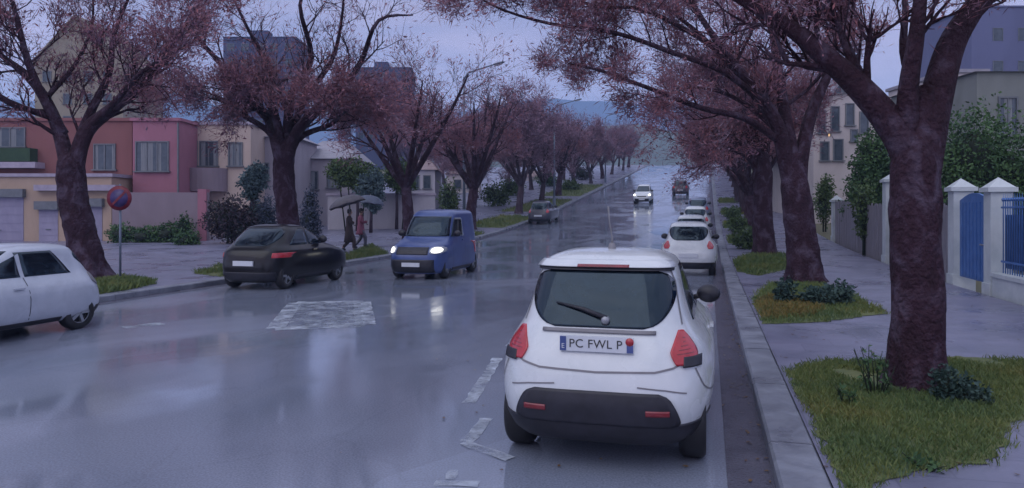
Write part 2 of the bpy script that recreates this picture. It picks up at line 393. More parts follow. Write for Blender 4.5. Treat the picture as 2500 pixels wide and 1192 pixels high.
def boolean_arches(o, sh, ys, rad, mats, zc):
    cut = MB()
    for y in ys:
        for sx in (-1, 1):
            w = sh.W(zc)
            x0, x1 = (w-.24, w+.3) if sx > 0 else (-w-.3, -w+.24)
            n = 28; vs = [(x, y+rad*math.cos(2*math.pi*j/n), zc+rad*math.sin(2*math.pi*j/n)) for x in (x0, x1) for j in range(n)]
            fs = [(j, (j+1) % n, n+(j+1) % n, n+j) for j in range(n)]
            cut.add(vs, fs, 1); b = len(cut.v)-2*n
            cut.f.append(tuple(b+j for j in range(n))); cut.m.append(1); cut.sm.append(False)
            cut.f.append(tuple(b+n+j for j in range(n))); cut.m.append(1); cut.sm.append(False)
    c = fixn(cut.build('arch_cutter', mats))
    fixn(o)
    md = o.modifiers.new('arches', 'BOOLEAN'); md.object = c; md.operation = 'DIFFERENCE'; md.solver = 'EXACT'
    dg = bpy.context.evaluated_depsgraph_get(); dg.update()
    me = bpy.data.meshes.new_from_object(o.evaluated_get(dg))
    o.modifiers.clear(); o.data = me
    bpy.data.objects.remove(c)

def wheel(parent, x, y, r, wd=.20, spokes=5):
    sx = 1 if x > 0 else -1
    t = MB()
    t.lathe([(r*.62, -wd/2), (r*.9, -wd/2), (r*.97, -wd/2+.02), (r, -wd/2+.05), (r, wd/2-.05), (r*.97, wd/2-.02), (r*.9, wd/2), (r*.62, wd/2), (r*.62, -wd/2)], 32, (x-sx*wd/2, y, r), 'x')
    w = t.build('wheel', MT['tyre'], parent); fixn(w)
    q = MB()
    q.lathe([(0.001, -.03), (r*.20, -.035), (r*.64, -.075), (r*.64, -.12), (.001, -.12)] if sx > 0 else [(0.001, .03), (r*.20, .035), (r*.64, .075), (r*.64, .12), (.001, .12)], 24, (x, y, r), 'x', 1)
    for k in range(spokes):
        a = 2*math.pi*k/spokes+.3
        M = Matrix.Rotation(a, 3, 'X')
        q.obox(Vector((x-sx*.035, y, r))+M @ Vector((0, 0, r*.36)), .05, r*.17, r*.56, M, 0)
    q.lathe([(r*.58, -sx*.02), (r*.66, -sx*.01), (r*.66, -sx*.07), (r*.58, -sx*.07)], 28, (x, y, r), 'x', 0)
    fixn(q.build('rim', [MT['rim'], MT['plastic']], w))
    return w

def plate_text(txt, parent, mtl, size, loc, rot):
    cu = bpy.data.curves.new('plate_lettering', 'FONT'); cu.body = txt; cu.size = size; cu.extrude = .001
    cu.align_x = 'CENTER'; cu.align_y = 'CENTER'; cu.space_character = 1.05
    ob = bpy.data.objects.new('tmp_text', cu); COL.objects.link(ob)
    dg = bpy.context.evaluated_depsgraph_get()
    me = bpy.data.meshes.new_from_object(ob.evaluated_get(dg)); me.materials.clear(); me.materials.append(mtl)
    bpy.data.objects.remove(ob)
    o = bpy.data.objects.new('lettering', me); COL.objects.link(o); o.parent = parent
    o.location = loc; o.rotation_euler = rot
    return o

HATCH = [(.20,.70,.12,3.62),(.27,.77,.05,3.74),(.37,.815,.015,3.80),(.50,.84,.0,3.82),(.63,.848,.02,3.79),(.74,.84,.05,3.70),
         (.84,.81,.09,3.5),(.92,.765,.13,3.15),(1.0,.708,.175,2.80),(1.06,.672,.21,2.63),(1.17,.63,.27,2.42),(1.30,.59,.355,2.12),
         (1.40,.565,.43,1.9),(1.47,.54,.49,1.76),(1.51,.51,.55,1.66),(1.54,.455,.63,1.56),(1.562,.385,.75,1.44),(1.575,.30,.90,1.32),(1.582,.17,1.02,1.22)]
BOXY = [(.17,.72,.08,3.72),(.26,.78,.03,3.80),(.40,.81,.0,3.84),(.60,.815,.0,3.83),(.80,.81,.01,3.76),(.92,.80,.02,3.60),(1.02,.785,.03,3.30),(1.12,.77,.035,2.98),
        (1.22,.755,.045,2.86),(1.45,.72,.07,2.68),(1.70,.685,.10,2.45),(1.80,.665,.12,2.33),(1.87,.63,.16,2.2),(1.91,.57,.24,2.05),(1.935,.46,.4,1.85),(1.945,.25,.7,1.5)]
SALOON = [(.17,.70,.10,3.62),(.25,.78,.04,3.74),(.36,.825,.01,3.79),(.50,.85,.0,3.8),(.64,.855,.015,3.75),(.76,.85,.04,3.6),(.86,.83,.085,3.3),
          (.93,.79,.16,2.95),(1.0,.745,.27,2.66),(1.12,.70,.44,2.42),(1.24,.655,.62,2.15),(1.34,.61,.78,1.92),(1.39,.57,.88,1.8),(1.42,.52,.97,1.70),(1.445,.42,1.1,1.56),(1.458,.28,1.2,1.46),(1.462,.15,1.28,1.38)]

def build_car(name, label, paint, table=HATCH, group=None, kind='hatch', loc=(0,0,0), rz=0, full=False, lit=False, n=5.0, rearlamp='red', wheels=(.62, 3.02), wr=.30, cat='car'):
    sh = Shape(table, n)
    root = empty(name, loc, rz, label=label, cat=cat, group=group)
    mats = [paint, MT['plastic']]
    mb = MB(); sh.body(mb); bo = mb.build('body', mats, root)
    boolean_arches(bo, sh, wheels, wr+.045, mats, wr+.01)
    van = kind == 'van'
    if van: zg0, zg1, zs0, zs1 = 1.20, 1.72, 1.16, 1.70
    elif kind == 'saloon': zg0, zg1, zs0, zs1 = .985, 1.375, .985, 1.365
    else: zg0, zg1, zs0, zs1 = 1.03, 1.435, 1.04, 1.455
    # rear window
    m = MB()
    if van: sh.patch(m, 'rear', zg0, zg1, lambda z: -rounded(zg0, zg1, .58, .60, .58)(z), rounded(zg0, zg1, .58, .60, .58), off=.005)
    else:
        fw = rounded(zg0, zg1, .40, .545, .49, .07) if kind == 'hatch' else rounded(zg0, zg1, .455, .605, .50, .07)
        sh.patch(m, 'rear', zg0, zg1, lambda z: -fw(z), fw, off=.006, rows=22, cols=26)
    m.build('rear_window', MT['glass'], root)
    # windscreen
    m = MB(); wf = (lambda z: sh.W(z)-.075)
    z0, z1 = (1.17, 1.74) if van else (1.04 if kind == 'hatch' else .965, 1.48 if kind == 'hatch' else 1.375)
    sh.patch(m, 'front', z0, z1, lambda z: -wf(z), wf, off=.006, rows=12, cols=20); m.build('windscreen', MT['glass'], root)
    # side windows: two per side
    for side in ('left', 'right'):
        if van: spans = [(lambda z: 1.62, lambda z: sh.Fr(z)-.30)]
        else: spans = [(lambda z: 1.62, lambda z: sh.Fr(z)-.28), (lambda z: sh.Rr(z)+.52, lambda z: 1.55)]
        for lo, hi in spans:
            m = MB(); sh.patch(m, side, zs0, zs1, lo, hi, off=.004, rows=8, cols=10); m.build('side_window', MT['glass'], root)
        m = MB(); yb = 1.585
        sh.ribbon(m, side, [(yb, .32), (yb, zs0-.01)], .012); m.build('door_seam', MT['plastic'], root); m = MB(); sh.ribbon(m, side, [(2.62, .32), (2.66, .9)], .012); m.build('door_seam', MT['plastic'], root)
        m = MB(); p = sh.at(.86 if not van else 1.05, 1.75, side, .018); m.obox(p, .035, .17, .03); m.build('door_handle', paint, root)
        # mirror
        sg = 1 if side == 'right' else -1
        zc = 1.04 if not van else 1.2
        p = sh.at(zc, sh.Fr(zc)-.42, side, 0)
        m = MB(); c = p+Vector((sg*.13, 0, .045))
        for i in range(1): m.lathe([(.002, -.075), (.05, -.068), (.082, -.04), (.092, 0), (.085, .035), (.05, .06), (.002, .066)], 14, c, 'y')
        for k in range(len(m.v)): m.v[k] = (c.x+(m.v[k][0]-c.x)*1.25, m.v[k][1], m.v[k][2])
        m.tube([p-Vector((sg*.03, 0, 0)), c-Vector((sg*.04, 0, .01))], .028, 6)
        fixn(m.build('wing_mirror', MT['plastic'], root))
    # lamps
    for sg in (-1, 1):
        m = MB()
        if van: sh.patch(m, 'rear', .62, .98, *( (.68, .79) if sg > 0 else (-.79, -.68)), off=.012)
        elif kind == 'saloon': sh.patch(m, 'rear', .72, .83, *((.66, .835) if sg > 0 else (-.835, -.66)), off=.012, cols=24)
        else:
            inner = lambda z: .525+.05*max(0, (z-.88)/.14)+.05*max(0, (.88-z)/.1)**1.5
            outer = lambda z: min(sh.W(z)*.97, .705-.105*max(0, (z-.86)/.16)**1.4-.03*max(0, (.84-z)/.06))
            lo, hi = (inner, outer) if sg > 0 else (lambda z: -outer(z), lambda z: -inner(z))
            sh.patch(m, 'rear', .79, 1.02, lo, hi, off=.016, rows=16, cols=22)
        tl = m.build('tail_light', MT[rearlamp], root)
        if full:
            m = MB(); a, b = (.61, .73) if sg > 0 else (-.73, -.61)
            sh.patch(m, 'rear', .775, .845, a, b, off=.019, rows=6, cols=16, depth=.008); m.build('reversing_lens', MT['plastic'], tl)
            m = MB()
            for q in range(5): zz = .865+.026*q; e = .565+.012*q; sh.ribbon(m, 'rear', [(sg*e, zz), (sg*(.675-.02*q), zz+.004)], .006, .0175)
            m.build('lamp_rib', MT['darkred'], tl)
        m = MB(); zl = (.70, .90) if not van else (.72, .92)
        a, b = (.50, .775) if sg > 0 else (-.775, -.50)
        xm = (a+b)/2; hw = rounded(zl[0], zl[1], .13, .15, .12, .07)
        sh.patch(m, 'front', zl[0], zl[1], lambda z: xm-hw(z), lambda z: xm+hw(z), off=.012, rows=12, cols=16)
        hl = m.build('headlight', MT['clear'], root)
        m = MB(); za, zb = zl[0]+.025, zl[1]-.025; hv = rounded(za, zb, .085, .11, .08, .06); sh.patch(m, 'front', za, zb, lambda z: xm-hv(z), lambda z: xm+hv(z), off=.02, rows=12, cols=14)
        m.build('bulb', MT['lamp'] if lit else MT['rim'], hl)
    # lower trim
    m = MB()
    if full:
        f2 = rounded(.36, .60, .60, .57, .50, .05)
        sh.patch(m, 'rear', .205, .38, lambda z: -min(.80, sh.W(z)-.012), lambda z: min(.80, sh.W(z)-.012), off=.012, cols=24)
        sh.patch(m, 'rear', .36, .60, lambda z: -f2(z), f2, off=.018, rows=12, cols=24)
    else:
        sh.patch(m, 'rear', .205, .40, lambda z: -min(.72, sh.W(z)-.03), lambda z: min(.72, sh.W(z)-.03), off=.012)
    m.build('rear_valance', MT['plastic'], root)
    m = MB()
    sh.patch(m, 'front', .20, .50 if not van else .56, lambda z: -.62, lambda z: .62, off=.012)
    if van: sh.patch(m, 'front', .70, .90, lambda z: -.46, lambda z: .46, off=.012)
    else: sh.patch(m, 'front', .64, .72, lambda z: -.40, lambda z: .40, off=.012)
    m.build('grille', MT['plastic'], root)
    for side in ('left', 'right'):
        m = MB(); sh.patch(m, side, .205, .29, wheels[0]+wr+.06, wheels[1]-wr-.06, off=.01); m.build('sill', MT['plastic'], root)
    # plates
    zp = (.925 if full else .60) if not van else .58
    p = sh.at(zp-.05, 0, 'rear', .02)
    tilt = 0
    m = MB(); m.box(-.27, .27, p.y-.012, p.y+.03, zp-.055, zp+.055); pl = m.build('number_plate', MT['plate'], root)
    if full:
        mm = MB(); mm.box(-.268, -.222, p.y-.016, p.y-.013, zp-.052, zp+.052); mm.build('plate_band', MT['plateblue'], pl)
        mm = MB(); mm.box(.222, .268, p.y-.016, p.y-.013, zp-.052, zp+.005); mm.build('plate_band', MT['plateblue'], pl)
        mm = MB(); mm.lathe([(.0005, -.0165), (.03, -.0165), (.03, -.013)], 18, (.243, p.y, zp+.027), 'y'); mm.build('plate_seal', MT['red'], pl)
        plate_text('E', pl, MT['plate'], .05, (-.245, p.y-.0175, zp-.02), (R(90), 0, 0))
        plate_text('PC FWL P', pl, MT['ink'], .088, (-.006, p.y-.014, zp), (R(90), 0, 0))
    pf = sh.at(.42, 0, 'front', .03)
    m = MB(); m.box(-.26, .26, pf.y-.03, pf.y+.012, .37, .48); m.build('number_plate', MT['plate'], root)
    for y in wheels:
        for sx in (-1, 1): wheel(root, sx*(sh.W(wr)-.012), y, wr)
    if full:
        # tailgate seams, spoiler, high brake light, wiper, aerial, reflectors
        m = MB(); sh.ribbon(m, 'rear', [(-.60, .80), (-.55, .775), (-.42, .745), (0, .73), (.42, .745), (.55, .775), (.60, .80)], .014, .005)
        for sg in (-1, 1): sh.ribbon(m, 'rear', [(sg*.60, 1.05), (sg*.575, 1.17), (sg*.54, 1.36), (sg*.50, 1.45)], .008, .004)
        for sg in (-1, 1): sh.ribbon(m, 'rear', [(sg*.83, .52), (sg*.76, .62), (sg*.70, .76)], .007, .004)
        m.build('tailgate_seam', MT['trim'], root)
        m = MB(); sh.patch(m, 'rear', .995, 1.02, lambda z: -.42, lambda z: .42, off=.014, rows=3); m.build('handle_strip', MT['trim'], root)
        m = MB()
        sh.patch(m, 'rear', 1.462, 1.515, lambda z: -sh.W(z)*.93, lambda z: sh.W(z)*.93, off=.05, rows=6, cols=26, depth=.09); m.build('spoiler', paint, root)
        m = MB(); sh.patch(m, 'rear', 1.437, 1.460, lambda z: -.51, lambda z: .51, off=.03, rows=3, cols=24, depth=.06); m.build('spoiler_lip', MT['plastic'], root)
        m = MB(); sh.patch(m, 'rear', 1.463, 1.484, lambda z: -.20, lambda z: .20, off=.056, rows=3); m.build('brake_light', MT['darkred'], root)
        m = MB(); a = sh.at(1.10, .06, 'rear', .03); b = sh.at(1.20, -.33, 'rear', .022); c = sh.at(1.16, -.12, 'rear', .034)
        m.tube([a, c, b], [.020, .016, .007], 8); a2 = sh.at(1.045, -.02, 'rear', .02)
        m.build('wiper_blade', MT['plastic'], root)
        m = MB(); m.lathe([(.001, -.034), (.022, -.032), (.032, -.022), (.034, .02)], 16, sh.at(1.085, .05, 'rear', .012), 'y'); m.build('wiper_hub', MT['chrome'], root)
        m = MB(); yb = 1.0; zt = 1.578
        m.lathe([(.001, .055), (.02, .05), (.032, .02), (.04, -.02)], 12, (0, yb, zt), 'z')
        m.tube([(0, yb, zt+.03), (0, yb+.0, zt+.1), (-.02, yb-.01, zt+.22), (-.03, yb-.02, zt+.36)], [.014, .007, .006, .008], 8)
        m.build('aerial', MT['trim'], root)
        for sg in (-1, 1):
            m = MB(); a, b = (.36, .52) if sg > 0 else (-.52, -.36)
            sh.patch(m, 'rear', .445, .485, a, b, off=.026, rows=3); m.build('reflector', MT['darkred'], root)
        for sg in (-1, 1): m = MB(); sh.ribbon(m, 'rear', [(sg*.64, .60), (sg*.5, .625), (sg*.3, .64)], .01, .005); m.build('bumper_crease', MT['trim'], root)
    return root

# ------------------------------------------------------------------ vegetation
def smooth(pts, k=3):
    P = [Vector(p) for p in pts]; out = []
    for i in range(len(P)-1):
        a = P[max(i-1, 0)]; b = P[i]; c = P[i+1]; d = P[min(i+2, len(P)-1)]
        for q in range(k):
            t = q/k
            out.append(.5*((2*b)+(c-a)*t+(2*a-5*b+4*c-d)*t*t+(3*b-a-3*c+d)*t**3))
    out.append(P[-1]); return out
def rdir(rng): 
    z = rng.uniform(-1, 1); t = rng.uniform(0, 2*math.pi); r = math.sqrt(1-z*z)
    return Vector((r*math.cos(t), r*math.sin(t), z))
class Tree:
    def __init__(s, seed, wid=(.02,.05), ln=(.12,.38), nst=14, maxl=3, up=.25, dens=1.0, zfade=None):
        s.zf = zfade
        s.rng = random.Random(seed); s.tr = MB(); s.cr = MB(); s.wid = wid; s.ln = ln; s.nst = nst; s.maxl = maxl; s.up = up; s.dens = dens
    def stroke(s, p, d):
        r = s.rng; l = r.uniform(*s.ln); w = r.uniform(*s.wid)
        if r.random() < .34: l *= .42; w *= 2.6
        else: l *= .85
        sd = d.cross(rdir(r)); sd = sd.normalized()*w/2 if sd.length > 1e-3 else Vector((w/2, 0, 0))
        m = p+d*l*r.uniform(.35, .65)
        s.cr.add([p, m+sd, p+d*l, m-sd], [(0, 1, 2, 3)])
    def branch(s, p, d, L, r, lvl):
        g = s.rng; pts = [p]; q = p; dd = d
        n = 4 if lvl < s.maxl else 3
        for i in range(n):
            dd = (dd + rdir(g)*.22 + Vector((0, 0, s.up*.35))).normalized(); q = q+dd*L/n; pts.append(q)
        rr = [r*(1-.6*i/n) for i in range(n+1)]
        if r > .006: s.tr.tube(pts, rr, 6 if r > .04 else 4 if r > .015 else 3, cap=False)
        else: s.tr.tube(pts, rr, 3, cap=False)
        if lvl >= s.maxl-1:
            for k in range(int(s.nst*s.dens*g.uniform(.3, 1.7)*(1 if lvl == s.maxl else .5))):
                t = g.uniform(.15, 1)*n; i = min(int(t), n-1); pp = pts[i].lerp(pts[i+1], t-i)
                if s.zf and g.random() < min(.9, max(0, (pp.z-s.zf[0])/(s.zf[1]-s.zf[0]))): continue
                e = ((pts[i+1]-pts[i]).normalized()*.8+rdir(g)*.8+Vector((0, 0, .12))).normalized()
                s.stroke(pp+rdir(g)*s.ln[1]*.85*g.random(), e)
        if lvl < s.maxl:
            for k in range(g.choice((3, 4, 4)) if lvl else 5):
                t = g.uniform(.4, 1)*n; i = min(int(t), n-1); pp = pts[i].lerp(pts[i+1], t-i)
                ax = (pts[i+1]-pts[i]).normalized()
                pr = rdir(g); pr = (pr-ax*pr.dot(ax)).normalized()
                a = g.uniform(R(24), R(58))
                s.branch(pp, ax*math.cos(a)+pr*math.sin(a), L*g.uniform(.55, .85), r*.5, lvl+1)
    def limb(s, pts, r0, r1, nb=8, L=1.3, lvl=1, t0=.3, sides=9, out=None):
        P = smooth(pts, 4); k = len(P)
        s.tr.tube(P, [r0+(r1-r0)*i/(k-1) for i in range(k)], sides, cap=True)
        g = s.rng
        for b in range(nb):
            t = (t0+(1-t0)*(b+g.random())/nb)*(k-1); i = min(int(t), k-2); pp = P[i].lerp(P[i+1], t-i)
            ax = (P[i+1]-P[i]).normalized(); pr = rdir(g); pr = (pr-ax*pr.dot(ax)).normalized()
            a = g.uniform(R(25), R(65)); r = (r0+(r1-r0)*t/(k-1))
            s.branch(pp, (ax*math.cos(a)+pr*math.sin(a)).normalized(), L*g.uniform(.6, 1.2), max(.008, r*.38), lvl)
    def trunk(s, pts, rad, sides=14):
        from mathutils import noise
        sides = 44; P = smooth(pts, 12); k = len(P)
        R_ = np.interp(np.linspace(0, 1, k), np.linspace(0, 1, len(rad)), rad)
        b = len(s.tr.v); s.tr.tube(P, list(R_), sides); z0 = P[0].z
        for q in range(b, len(s.tr.v)):
            p = Vector(s.tr.v[q]); i = min((q-b)//sides, k-1); d = p-P[i]; a = (q % sides)/sides*2*math.pi
            h = .10*noise.fractal(Vector((p.x*4, p.y*4, p.z*1.6)), 1, 2.2, 4)+.075*noise.noise(Vector((p.x*16, p.y*16, p.z*3)))+.03*noise.noise(Vector((p.x*33, p.y*33, p.z*9)))
            h += .16*math.sin(a*5+1)*math.exp(-max(0, p.z)*2.6)+.16*math.exp(-max(0, p.z)*5)
            s.tr.v[q] = P[i]+d*(1+h)
    def build(s, name, label, loc, rz=0, bark='bark', twig='twig', group=None, cat='tree'):
        o = empty(name, loc, rz, label=label, cat=cat, group=group)
        s.tr.build('trunk', MT[bark], o); s.cr.build('crown', MT[twig], o)
        return o

def generic_tree(seed, H=8, fork=3.0, r=.3, spread=3.2, nl=6, **k):
    t = Tree(seed, **k); g = t.rng
    lean = (g.uniform(-.3, .3), g.uniform(-.3, .3))
    t.trunk([(0, 0, -.3), (0, 0, .1), (lean[0]*.4, lean[1]*.4, fork*.5), (lean[0], lean[1], fork)], [r*1.45, r*1.25, r, r*.85])
    for i in range(nl):
        a = 2*math.pi*(i+g.uniform(-.3, .3))/nl; sp = spread*g.uniform(.7, 1.1); h = H*g.uniform(.75, 1.0)
        if i == 0: sp *= .3; h = H
        p0 = Vector((lean[0]*.85, lean[1]*.85, fork*.85-.1))
        t.limb([p0, p0+Vector((math.cos(a)*sp*.35, math.sin(a)*sp*.35, (h-fork)*.3)), p0+Vector((math.cos(a)*sp*.75, math.sin(a)*sp*.75, (h-fork)*.68)), p0+Vector((math.cos(a)*sp, math.sin(a)*sp, (h-fork)*.95))], r*.68, .03, nb=7, L=H*.2)
    return t

def blob_shrub(name, label, loc, lobes, m, n=1800, lw=(.05,.11), seed=1, group=None, cat='shrub', stem=True, core='core'):
    """leaf-sized faces through several ellipsoid lobes (centre, radii), on a few stems"""
    g = random.Random(seed); o = empty(name, loc, YAW, label=label, cat=cat, group=group)
    f = MB()
    vol = [l[1][0]*l[1][1]+l[1][0]*l[1][2] for l in lobes]; tot = sum(vol)
    for (c, r), v in zip(lobes, vol):
        for k in range(int(n*v/tot)):
            d = rdir(g); q = g.uniform(.5, 1.06)
            q *= 1+.16*math.sin(d.x*5+d.z*7+c[0])+.1*math.sin(d.y*9+d.z*4)
            p = Vector((c[0]+d.x*r[0]*q, c[1]+d.y*r[1]*q, max(.02, c[2]+d.z*r[2]*q)))
            a = rdir(g); b = a.cross(rdir(g)).normalized(); w = g.uniform(*lw)
            f.add([p, p+a*w*.6+b*w*.35, p+a*w*1.3, p+a*w*.6-b*w*.35], [(0, 1, 2, 3)])
    f.build('foliage', MT[m], o)
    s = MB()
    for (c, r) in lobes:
        s.lathe([(max(.01, math.sin(math.pi*i/8)*.52)*r[0], c[2]-math.cos(math.pi*i/8)*r[2]*.52) for i in range(9)], 14, (c[0], c[1], 0))  # solid dark lobes: shade inside the foliage, put in as colour
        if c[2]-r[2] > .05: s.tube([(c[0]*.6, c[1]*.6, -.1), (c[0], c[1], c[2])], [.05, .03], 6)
    s.build('dark_core_stems', MT[core], o)
    return o
# ------------------------------------------------------------------ ground, road, pavements
YS = [-15+i*2.5 for i in range(15)] + [24+i*3 for i in range(57)] + [200, 220, 250, 300, 360, 430, 500, 600]
def strip(x0, x1, dz, y0=-15, y1=600, nx=1):
    m = MB(); ys = [y for y in YS if y0 <= y <= y1]; xs = [x0+(x1-x0)*i/nx for i in range(nx+1)]
    m.add([(x, y, G(y)+dz) for y in ys for x in xs], [(i*(nx+1)+j, i*(nx+1)+j+1, (i+1)*(nx+1)+j+1, (i+1)*(nx+1)+j) for i in range(len(ys)-1) for j in range(nx)], 0, True)
    return m
KR, KL = .45, -12.2
m = MB(); gy = [-60, -30] + [y for y in YS if y >= -15] + [900, 1500, 2600]; gx = [-2600, -900, -300, -120, -50, -20, 20, 60, 150, 400, 1000, 2600]
m.add([(x, y, G(y)-.06) for y in gy for x in gx], [(i*len(gx)+j, i*len(gx)+j+1, (i+1)*len(gx)+j+1, (i+1)*len(gx)+j) for i in range(len(gy)-1) for j in range(len(gx)-1)], 0, True)
struct(m.build('ground', MT['earth']))
struct(strip(KL, KR, 0, nx=4).build('road', MT['road']))
m = strip(KR-.32, KR, .004, y1=200); struct(m.build('gutter', MT['gutter']))
m = strip(KL, KL+.35, .004, y1=200); struct(m.build('gutter', MT['gutter']))
struct(strip(KR+.33, 5.70, .12, y1=200, nx=2).build('pavement', MT['pave']))
struct(strip(-60, KL-.30, .12, y1=200, nx=3).build('pavement', MT['pave']))
def kerb(x0, x1):
    m = MB(); g = random.Random(3); y = -6.0
    while y < 190:
        L = 1.0 if y < 60 else 6.0
        a, b = y+.006, y+L-.006; j = g.uniform(-.006, .006)
        za, zb = G(a), G(b); c = .02
        vs = []
        for yy, z in ((a, za), (b, zb)):
            vs += [(x0, yy, z-.1), (x0, yy, z+.125-c+j), (x0+c, yy, z+.125+j), (x1-c, yy, z+.125+j), (x1, yy, z+.125-c+j), (x1, yy, z-.1)]
        m.add(vs, [(i, i+1, i+7, i+6) for i in range(5)] + [(0, 1, 2, 3, 4, 5)[::-1], (6, 7, 8, 9, 10, 11)])
        y += L
    return struct(fixn(m.build('kerb', MT['kerb'])))
kerb(KR, KR+.33); kerb(KL-.30, KL)

def in_poly(p, poly):
    x, y = p; c = False; j = len(poly)-1
    for i in range(len(poly)):
        if (poly[i][1] > y) != (poly[j][1] > y) and x < (poly[j][0]-poly[i][0])*(y-poly[i][1])/(poly[j][1]-poly[i][1])+poly[i][0]: c = not c
        j = i
    return c
def ragged(poly, g, amp):
    out = []
    for i in range(len(poly)):
        a, b = poly[i], poly[(i+1) % len(poly)]; k = max(2, int(math.dist(a, b)/.12)); k = min(k, 30)
        for q in range(k):
            t = q/k; out.append((a[0]+(b[0]-a[0])*t+g.uniform(-amp, amp), a[1]+(b[1]-a[1])*t+g.uniform(-amp, amp)))
    return out
def grass(poly, nblade, h, seed, label, tilt=.7, bm='grass'):
    poly = [(min(x, KL-.36) if x < -5 else max(x, KR+.40), y) for x, y in poly]; nblade = int(nblade*1.7)
    g = random.Random(seed); amp = .05
    P = ragged(poly, g, amp); xs = [p[0] for p in P]; ys = [p[1] for p in P]
    m = MB(); m.add([(x, y, G(y)+.128) for x, y in P], [tuple(range(len(P)))], 0)
    k = 0; tries = 0
    while k < nblade and tries < nblade*6:
        tries += 1
        x, y = g.uniform(min(xs), max(xs)), g.uniform(min(ys), max(ys))
        if not in_poly((x+g.uniform(-.09, .09), y+g.uniform(-.09, .09)), P): continue
        if math.sin(x*2.3+1)*math.sin(y*1.7)+math.sin(x*5+y*4)*.5 < -.95: continue
        k += 1; z = G(y)+.125; hh = h*g.uniform(.4, 1.2); a = g.uniform(0, 6.28); w = hh*.09
        x = min(x, KL-.36) if x < -5 else x
        tx, ty = g.uniform(-tilt, tilt)*hh, g.uniform(-tilt, tilt)*hh
        dx, dy = math.cos(a)*w, math.sin(a)*w
        m.add([(x-dx, y-dy, z), (x+dx, y+dy, z), (x+tx*.4+dx*.6, y+ty*.4+dy*.6, z+hh*.6), (x+tx, y+ty, z+hh), ], [(0, 1, 2, 3)], 1)
    o = m.build('grass', [MT['soil'], MT[bm]]); tag(o, label, 'grass', kind='stuff'); return fixn(o) if False else o
gp = lambda L: [gpt(u, v, .125) for u, v in L]
grass(gp([(1882,905),(1990,882),(2180,880),(2330,870),(2560,885),(2560,1010),(2470,1030),(2455,1090),(2400,1130),(2240,1150),(2150,1180),(2080,1230),(1990,1230),(1955,1120),(1915,1020)]), 16000, .055, 1, 'olive grass around the nearest tree trunk')
grass(gp([(1832,730),(1880,690),(2000,690),(2080,720),(2170,765),(2000,787),(1862,792)]), 6000, .08, 2, 'olive grass around the second tree by the pavement')
grass(gp([(1845,742),(1880,722),(1960,730),(2010,752),(1990,772),(1870,782)]), 1800, .10, 7, 'ochre dry grass beside the second trunk', bm='ochre')
grass(gp([(1775,640),(1830,628),(1920,628),(1930,655),(1850,674),(1800,664)]), 2200, .16, 3, 'olive grass around the third tree by the pavement')
for i, y in enumerate((38, 48, 58, 68)):
    grass([(.9, y-2.2), (3.0, y-1.8), (3.2, y+2), (1.0, y+2.2)], 900, .2, 10+i, 'grass strip at the foot of the far row trees')
grass(gp([(205,722),(215,695),(300,680),(385,692),(340,712),(262,722)]), 2600, .15, 4, 'olive grass at the foot of the left tree')
grass(gp([(470,668),(530,648),(580,650),(600,662),(540,676)]), 700, .13, 5, 'small grass patch behind the black car')
grass(gp([(800,652),(850,625),(905,605),(965,622),(1005,650),(900,660)]), 1500, .16, 6, 'grass patch in front of the walkers')
for i, (y0, y1, xa) in enumerate(((34, 41, -14.2), (45, 54, -15.5), (58, 70, -16), (74, 92, -16.5))):
    grass([(KL-.4, y0), (KL-.35, y1), (xa, y1+1), (xa-.6, y0+.5)], 1300, .2, 20+i, 'green verge strip beside the left kerb uphill')

# painted markings on the road, and one painted puddle highlight
def mark(pts, dz=.004, name='road_marking_and_glint', m_='line'):
    g = random.Random(len(pts)*7+int(pts[0][0]*100)); P = ragged(pts, g, .012)
    m = MB(); m.add([(x, y, G(y)+dz) for x, y in P], [tuple(range(len(P)))])
    return struct(m.build(name, MT[m_]))
def line(a, b, w, **k):
    d = Vector((b[0]-a[0], b[1]-a[1])); n = Vector((-d.y, d.x)).normalized()*w/2
    return mark([(a[0]+n.x, a[1]+n.y), (b[0]+n.x, b[1]+n.y), (b[0]-n.x, b[1]-n.y), (a[0]-n.x, a[1]-n.y)], **k)
line(gpt(1145, 985), gpt(1215, 875), .13)                       # bay line beside the parked car
line(gpt(1188, 1022), gpt(1140, 1080), .12); line(gpt(1132, 1082), gpt(1245, 1122), .12, dz=.008)
line(gpt(1062, 1180), gpt(1172, 1183), .10); line(gpt(1098, 1172), gpt(1108, 1150), .08, dz=.008)
line(gpt(1245, 845), gpt(1330, 742), .13)
# hollow box painted on the lane
q = [gpt(672, 803), gpt(892, 794), gpt(884, 738), gpt(722, 740)]
line(q[0], q[1], .34); line(q[1], q[2], .35, dz=.008); line(q[2], q[3], .42); line(q[3], q[0], .3, dz=.008)
mark([gpt(700, 800), gpt(885, 793), gpt(880, 742), gpt(735, 742)], dz=.010, m_='patch')
line(gpt(300, 800), gpt(395, 790), .3)  # pale streak: a puddle highlight painted onto the road
for y in (58, 66, 74, 84, 96, 108, 122, 136): line((-4.4, y), (-4.4, y+3.4), .14)

